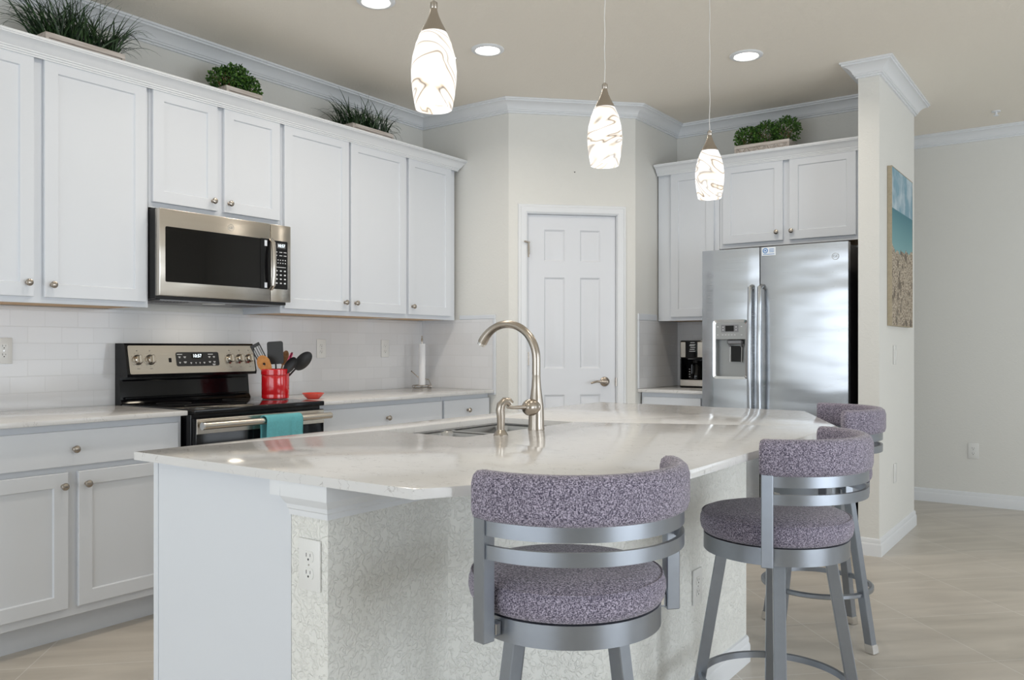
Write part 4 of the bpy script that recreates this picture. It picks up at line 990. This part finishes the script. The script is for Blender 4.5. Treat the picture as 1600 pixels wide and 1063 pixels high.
# ------------------------------------------------------------------ things on the counters
cr = empty('utensil_crock', (0.330, 2.932, 0.9265), label='red ceramic crock full of utensils on the right of the cooktop', cat='crock')
obj('crock_body', LT([(0, 0), (0.068, 0), (0.073, 0.004), (0.0735, 0.020), (0.0725, 0.024), (0.0735, 0.028), (0.0735, 0.124), (0.0725, 0.128), (0.0755, 0.131), (0.0755, 0.158), (0.073, 0.162), (0.069, 0.160), (0.069, 0.010), (0, 0.010)], 48), 'red_glaze', cr)
CZ = 0.9385; c0 = Vector((0.330, 2.932))
cr_view = Vector((0.8117, 0.584))                       # the camera's right, in plan
def at_(r, dn, z): return (c0.x + cr_view.x * r - 0.584 * dn, c0.y + cr_view.y * r + 0.8117 * dn, z)
def utensil(name, label, cat, base, tip, head, hm, mat, headw):
    t = empty(name, base, label=label, cat=cat, group='utensils standing in the red crock')
    b = Vector(base); d = Vector(tip) - b; Ln = d.length; d.normalize()
    # frame: z along the shaft, x towards the camera's right
    x = Vector((cr_view.x, cr_view.y, 0)); x = (x - d * x.dot(d)).normalized(); y = d.cross(x)
    M = Matrix((x, y, d)).transposed().to_4x4()
    h0 = Ln - head
    bm = bmesh.new(); tube(bm, [(0, 0, 0.004), (0, 0, h0 * 0.5), (0, 0, h0 + 0.004)], [0.006, 0.0055, 0.0045], 10); bmesh.ops.transform(bm, matrix=M, verts=bm.verts)
    obj('handle', bm, mat, t)
    bm = bmesh.new()
    if hm == 'turner': prism_y(bm, rrect(-headw / 2, headw / 2, h0, Ln, 0.012, 4), -0.0015, 0.0015)
    elif hm == 'slotted':
        prism_y(bm, rrect(-headw / 2, -headw / 2 + .006, h0, Ln, .0025, 2), -0.0015, 0.0015); prism_y(bm, rrect(headw / 2 - .006, headw / 2, h0, Ln, .0025, 2), -0.0015, 0.0015)
        box(bm, -headw / 2 + .002, headw / 2 - .002, -0.0015, 0.0015, Ln - .018, Ln); box(bm, -headw / 2 + .002, headw / 2 - .002, -0.0015, 0.0015, h0, h0 + .012)
        for k in (-1, 0, 1): box(bm, k * headw / 4 - .0016, k * headw / 4 + .0016, -0.0014, 0.0014, h0, Ln - .01)
    elif hm == 'spoon':
        n = 24; rings = []
        for s in (1.0, 0.8, 0.45):
            rings.append([bm.verts.new((headw / 2 * s * math.cos(a), 0.010 * (1 - s * s) , (h0 + Ln) / 2 + (Ln - h0) / 2 * s * math.sin(a))) for a in [2 * PI * k / n for k in range(n)]])
        bm.faces.new(rings[-1])
        for A, B in zip(rings, rings[1:]):
            for k in range(n): bm.faces.new((A[k], A[(k + 1) % n], B[(k + 1) % n], B[k]))
        back = [[bm.verts.new((v.co.x, v.co.y + 0.003, v.co.z)) for v in r] for r in rings]; bm.faces.new(back[-1][::-1])
        for A, B in zip(back, back[1:]):
            for k in range(n): bm.faces.new((A[k], B[k], B[(k + 1) % n], A[(k + 1) % n]))
        for k in range(n): bm.faces.new((rings[0][k], back[0][k], back[0][(k + 1) % n], rings[0][(k + 1) % n]))
    elif hm == 'holed':
        n = 24; o_ = [(headw / 2 * math.cos(a) * (1 if math.sin(a) > 0 else 0.9), (h0 + Ln) / 2 + (Ln - h0) / 2 * math.sin(a)) for a in [2 * PI * k / n for k in range(n)]]
        i_ = [(0.008 * math.cos(a), (h0 + Ln) / 2 + 0.004 + 0.008 * math.sin(a)) for a in [2 * PI * k / n for k in range(n)]]
        V = [[bm.verts.new((px, yy, pz)) for px, pz in q] for q in (o_, i_) for yy in (-0.003, 0.003)]
        for k in range(n):
            j = (k + 1) % n
            bm.faces.new((V[0][k], V[0][j], V[2][j], V[2][k])); bm.faces.new((V[1][k], V[3][k], V[3][j], V[1][j])); bm.faces.new((V[0][k], V[1][k], V[1][j], V[0][j])); bm.faces.new((V[2][k], V[2][j], V[3][j], V[3][k]))
    bmesh.ops.transform(bm, matrix=M, verts=bm.verts)
    obj('head', bm, mat, t)
    return t
utensil('slotted_spatula', 'black slotted spatula leaning left in the red crock', 'spatula', at_(0.030, 0.0, CZ), at_(-0.120, 0.015, CZ + 0.285), 0.125, 'slotted', 'black_matte', 0.054)
utensil('cooking_spoon', 'orange wooden spoon with a hole in the red crock', 'spoon', at_(0.035, -0.020, CZ), at_(-0.072, -0.040, CZ + 0.222), 0.108, 'holed', 'orange_wood', 0.074)
utensil('spatula', 'black solid turner, tallest in the red crock', 'spatula', at_(0.006, 0.012, CZ), at_(-0.012, 0.030, CZ + 0.300), 0.125, 'turner', 'black_matte', 0.088)
utensil('wooden_spoon', 'brown wooden spoon tip behind the black turner in the red crock', 'spoon', at_(-0.020, 0.038, CZ), at_(0.046, 0.058, CZ + 0.250), 0.085, 'spoon', 'brown_wood', 0.042)
utensil('silicone_spatula', 'dark pink silicone spatula in the red crock', 'spatula', at_(-0.010, 0.0, CZ), at_(0.088, 0.015, CZ + 0.240), 0.080, 'turner', 'pink_silicone', 0.016)
utensil('serving_spoon', 'black serving spoon leaning far right in the red crock', 'spoon', at_(-0.036, 0.018, CZ), at_(0.185, 0.034, CZ + 0.238), 0.125, 'spoon', 'black_matte', 0.074)
utensil('basting_spoon', 'black spoon in the red crock just left of the rightmost one', 'spoon', at_(-0.034, -0.020, CZ), at_(0.118, -0.034, CZ + 0.212), 0.105, 'spoon', 'black_matte', 0.054)
dh = empty('snack_dish', (0.47, 3.075, 0.9205), 0.3, label='small red divided dish on the worktop right of the range', cat='dish')
prd = [(0, 0), (0.030, 0.0), (0.034, 0.003), (0.052, 0.020), (0.062, 0.032), (0.060, 0.034), (0.049, 0.023), (0.032, 0.006), (0, 0.005)]
o = obj('bowl', LT(prd, 36), 'coral_glaze', dh); o.scale = (1, 1, 1)
obj('divider', TB([(0.0, -0.045, 0.026), (0.004, -0.02, 0.014), (0, 0, 0.009), (-0.004, 0.02, 0.014), (0, 0.045, 0.026)], 0.004, 8), 'coral_glaze', dh)
dh.location = (0.46, 3.085, 0.9205)
# paper towels
pt = empty('paper_towel_holder', (0.150, 4.325, 0.9205), label='scrolled wire paper towel holder in the corner of the long worktop', cat='paper towel holder')
bm = bmesh.new()
for r in (0.066, 0.058): tube(bm, arcpts(r, 0.022, 0, 2 * PI, 32), 0.0022, 6)
for k in range(8):
    a = k * PI / 4; tube(bm, [(0.062 * math.cos(a), 0.062 * math.sin(a), 0.022), (0.068 * math.cos(a), 0.068 * math.sin(a), 0.012), (0.062 * math.cos(a + .2), 0.062 * math.sin(a + .2), 0.003)], 0.0022, 6)
tube(bm, [(-0.06, 0, 0.022), (0.06, 0, 0.022)], 0.0022, 6); tube(bm, [(0, -0.06, 0.022), (0, 0.06, 0.022)], 0.0022, 6)
tube(bm, arcpts(0.064, 0.004, 0, 2 * PI, 32), 0.0025, 6)
obj('wire_base', bm, 'nickel', pt)
bm = bmesh.new(); tube(bm, [(0, 0, 0.022), (0, 0, 0.335)], 0.0035, 8); lathe(bm, [(0, 0.325), (0.007, 0.328), (0.006, 0.345), (0.002, 0.352), (0.006, 0.356), (0.0065, 0.362), (0, 0.367)], 14)
obj('post', bm, 'nickel', pt)
tipx, tipy = -0.584 * 0.02 - 0.8117 * 0.075, 0.8117 * 0.02 - 0.584 * 0.075
bm = bmesh.new(); tube(bm, [(0.05, 0.0368, 0.026), (0.045, 0.02, 0.06), (tipx * .4, tipy * .4, 0.080), (tipx, tipy, 0.118)], 0.003, 8); lathe(bm, [(0, -0.006), (0.006, 0), (0, 0.006)], 12, (tipx, tipy, 0.119))
obj('tension_arm', bm, 'nickel', pt)
tag(obj('paper_towel_roll', LT([(0.006, 0), (0.0235, 0), (0.0235, 0.285), (0.006, 0.285)], 32), 'paper', loc=(0.150, 4.325, 0.9455)), 'nearly used-up white paper towel roll on the wire holder', 'paper towel roll')
# coffee maker
cm = empty('coffee_maker', (1.622, 5.655, 0.9205), label='black and steel coffee maker in the corner left of the fridge', cat='coffee maker')
bm = bmesh.new(); box(bm, -0.10, 0.10, -0.10, 0.11, 0.0, 0.016, 0.006, 2); box(bm, -0.10, 0.10, 0.02, 0.11, 0.016, 0.20, 0.004); box(bm, -0.10, 0.10, -0.10, 0.11, 0.205, 0.335, 0.010, 2)
box(bm, -0.10, -0.088, -0.092, 0.02, 0.016, 0.206, 0.002); box(bm, 0.088, 0.10, -0.092, 0.02, 0.016, 0.206, 0.002)
obj('housing', bm, 'black_gloss', cm)
bm = bmesh.new(); box(bm, -0.092, -0.052, -0.1045, -0.1, 0.215, 0.325, 0.002); box(bm, 0.036, 0.092, -0.1045, -0.1, 0.215, 0.325, 0.002); obj('steel_trim', bm, 'steel_warm', cm)
obj('steel_base', BX(-0.094, 0.094, -0.106, -0.098, 0.010, 0.055, 0.002), 'steel_warm', cm)
obj('carafe', LT([(0, 0.018), (0.060, 0.018), (0.070, 0.05), (0.072, 0.09), (0.055, 0.15), (0.040, 0.175), (0.042, 0.19), (0, 0.19)], 32, (0.0, -0.022, 0.0)), 'glass_dark', cm)
obj('carafe_handle', TB([(0.0, -0.07, 0.165), (0.0, -0.115, 0.160), (0.0, -0.118, 0.10), (0.0, -0.09, 0.07)], 0.007, 8), 'black_gloss', cm)
bm = bmesh.new()
for k, z in enumerate((0.320, 0.305, 0.298, 0.286, 0.272, 0.258)): box(bm, -0.018 - .004 * (k % 3), 0.014 + .005 * (k % 2), -0.1012, -0.1002, z - .002, z + .002)
obj('button_marks', bm, 'ink_white', cm, smooth=None)
bm = bmesh.new()
for k in range(4): box(bm, -0.030, -0.020, -0.0965, -0.0955, 0.075 + k * .018, 0.078 + k * .018)
obj('carafe_marks', bm, 'ink_white', cm, smooth=None)

# ------------------------------------------------------------------ plants on the cabinets
def planter(t, L_, W_, H_, pattern='slot'):
    bm = bmesh.new(); th_ = 0.010
    box(bm, -L_ / 2, L_ / 2, -W_ / 2, -W_ / 2 + th_, 0, H_, .0015); box(bm, -L_ / 2, L_ / 2, W_ / 2 - th_, W_ / 2, 0, H_, .0015)
    box(bm, -L_ / 2, -L_ / 2 + th_, -W_ / 2 + th_, W_ / 2 - th_, 0, H_); box(bm, L_ / 2 - th_, L_ / 2, -W_ / 2 + th_, W_ / 2 - th_, 0, H_); box(bm, -L_ / 2 + th_, L_ / 2 - th_, -W_ / 2 + th_, W_ / 2 - th_, 0, 0.01)
    yf = -W_ / 2
    box(bm, -L_ / 2, L_ / 2, yf - .010, yf, H_ - .022, H_, .001); box(bm, -L_ / 2, L_ / 2, yf - .010, yf, 0, .016, .001)
    box(bm, -L_ / 2, -L_ / 2 + .016, yf - .010, yf, .016, H_ - .022, .001); box(bm, L_ / 2 - .016, L_ / 2, yf - .010, yf, .016, H_ - .022, .001)
    if pattern == 'diamond':
        n = 5; w = (L_ - .04) / n
        for k in range(n):
            cx = -L_ / 2 + .02 + w * (k + .5)
            for sg in (-1, 1):
                a = Vector((cx - sg * w * .42, yf - .003, .014)); b = Vector((cx + sg * w * .42, yf - .003, H_ - .02)); tube(bm, [a, b], 0.007, 4)
    obj('planter_box', bm, 'whitewash_wood', t, smooth=20)
    obj('soil', BX(-L_ / 2 + th_, L_ / 2 - th_, -W_ / 2 + th_, W_ / 2 - th_, 0.010, H_ - .02), 'soil', t, smooth=None)
def grass(t, L_, W_, H_, n, hgt, spread, seed):
    rnd = random.Random(seed); bm = bmesh.new(); cl = [(-L_ / 2 + .035) + (L_ - .07) * k / 5 for k in range(6)]
    for k in range(n):
        cx = cl[k % 6]; e_ = cx / (L_ / 2)
        x = cx + rnd.gauss(0, .014); y = rnd.uniform(-W_ / 2 + .03, W_ / 2 - .03)
        x = max(-L_ / 2 + .015, min(L_ / 2 - .015, x))
        if rnd.random() < .55 * abs(e_): az = (0 if e_ > 0 else PI) + rnd.gauss(0, .6)
        else: az = rnd.uniform(0, 2 * PI)
        dx, dy = math.cos(az), math.sin(az) * .55
        th = math.radians(abs(rnd.gauss(0, 17)) + 5 + 12 * abs(e_) * spread); kap = math.radians(rnd.uniform(5, 62) * (0.75 + .6 * abs(e_)) * spread)
        ln = hgt * rnd.uniform(.55, 1.08); w = rnd.uniform(.0024, .0044); m = 9; prev = None
        p = Vector((x, y, H_ - .022)); sd_ = Vector((-math.sin(az), math.cos(az), 0)); sd_ = Matrix.Rotation(rnd.uniform(-1, 1), 3, 'Z') @ sd_
        for j in range(m + 1):
            s = j / m; a = th + kap * s * s * 1.6; a = min(a, 2.6)
            if j: p = p + Vector((dx * math.sin(a), dy * math.sin(a), math.cos(a))) * (ln / m)
            if p.y > 0.15: p.y = 0.15
            if p.y > -0.225: p.z = max(p.z, 0.058)
            ww = w * (1 - s ** 2.2) + .0004
            cur = (bm.verts.new(p - sd_ * ww), bm.verts.new(p + Vector((0, 0, ww * .5))), bm.verts.new(p + sd_ * ww))
            if prev: bm.faces.new((prev[0], prev[1], cur[1], cur[0])); bm.faces.new((prev[1], prev[2], cur[2], cur[1]))
            prev = cur
    me = bpy.data.meshes.new('grass_blades'); bm.to_mesh(me); bm.free()
    for p in me.polygons: p.use_smooth = True
    link('grass_blades', me, 'grass_green', t)
def boxwood(t, lumps, n, seed):
    rnd = random.Random(seed); bm = bmesh.new()
    for (cx, cy, cz, rx, ry, rz) in lumps:
        for k in range(n):
            u = rnd.uniform(-1, 1); a = rnd.uniform(0, 2 * PI); q = math.sqrt(1 - u * u)
            R_ = rnd.uniform(.45, 1.08) ** .6
            d = Vector((q * math.cos(a), q * math.sin(a), u)); c = Vector((cx + d.x * rx * R_, cy + d.y * ry * R_, cz + d.z * rz * R_))
            if c.z < 0.09: continue
            dd = (d + Vector((rnd.gauss(0, .6), rnd.gauss(0, .6), rnd.gauss(.2, .5)))).normalized()
            s = dd.cross(Vector((rnd.gauss(0, 1), rnd.gauss(0, 1), rnd.gauss(0, 1)))).normalized(); up_ = dd.cross(s)
            l = rnd.uniform(.012, .020); w = l * .42
            v = [bm.verts.new(c), bm.verts.new(c + dd * l * .5 + s * w), bm.verts.new(c + dd * l), bm.verts.new(c + dd * l * .5 - s * w), bm.verts.new(c + dd * l * .55 - up_ * w * .4)]
            bm.faces.new((v[0], v[1], v[4])); bm.faces.new((v[1], v[2], v[4])); bm.faces.new((v[2], v[3], v[4])); bm.faces.new((v[3], v[0], v[4]))
    me = bpy.data.meshes.new('foliage'); bm.to_mesh(me); bm.free(); link('foliage', me, 'box_green', t)
    bm = bmesh.new()
    for (cx, cy, cz, rx, ry, rz) in lumps:
        for k in range(14):
            a = rnd.uniform(0, 2 * PI); tube(bm, [(cx, cy, .08), (cx + rx * .8 * math.cos(a) * .5, cy + ry * .5 * math.sin(a), cz), (cx + rx * .85 * math.cos(a), cy + ry * .85 * math.sin(a), cz + rz * rnd.uniform(0, .7))], [.0022, .0016, .001], 5)
    obj('stems', bm, 'brown_wood', t)
TOPZ = 2.4505
t = empty('potted_grass', (0.195, 1.922, TOPZ), RL, label='large grassy plant in a whitewashed box, leftmost on the long cabinet row', cat='potted plant'); planter(t, 0.360, 0.17, 0.127); grass(t, 0.360, 0.17, 0.127, 330, 0.300, 1.0, 3)
t = empty('potted_boxwood', (0.195, 2.764, TOPZ), RL, label='small round leafy plant in a whitewashed box above the microwave cabinet', cat='potted plant'); planter(t, 0.228, 0.17, 0.127)
boxwood(t, [(-.065, -.01, .175, .085, .075, .070), (.060, -.01, .165, .090, .075, .068), (0, -.01, .20, .085, .07, .075)], 850, 5)
t = empty('potted_grass', (0.195, 3.720, TOPZ), RL, label='dark grassy plant in a whitewashed box, rightmost on the long cabinet row', cat='potted plant'); planter(t, 0.356, 0.17, 0.127); grass(t, 0.356, 0.17, 0.127, 290, 0.265, 1.25, 11)
t = empty('potted_boxwood', (2.152, 5.545, TOPZ), 0, label='leafy boxwood row in a white lattice box above the fridge', cat='potted plant'); planter(t, 0.37, 0.17, 0.119, 'diamond')
boxwood(t, [(-.130, 0, .180, .080, .075, .075), (0, 0, .190, .085, .08, .085), (.135, 0, .195, .090, .08, .090)], 1000, 9)
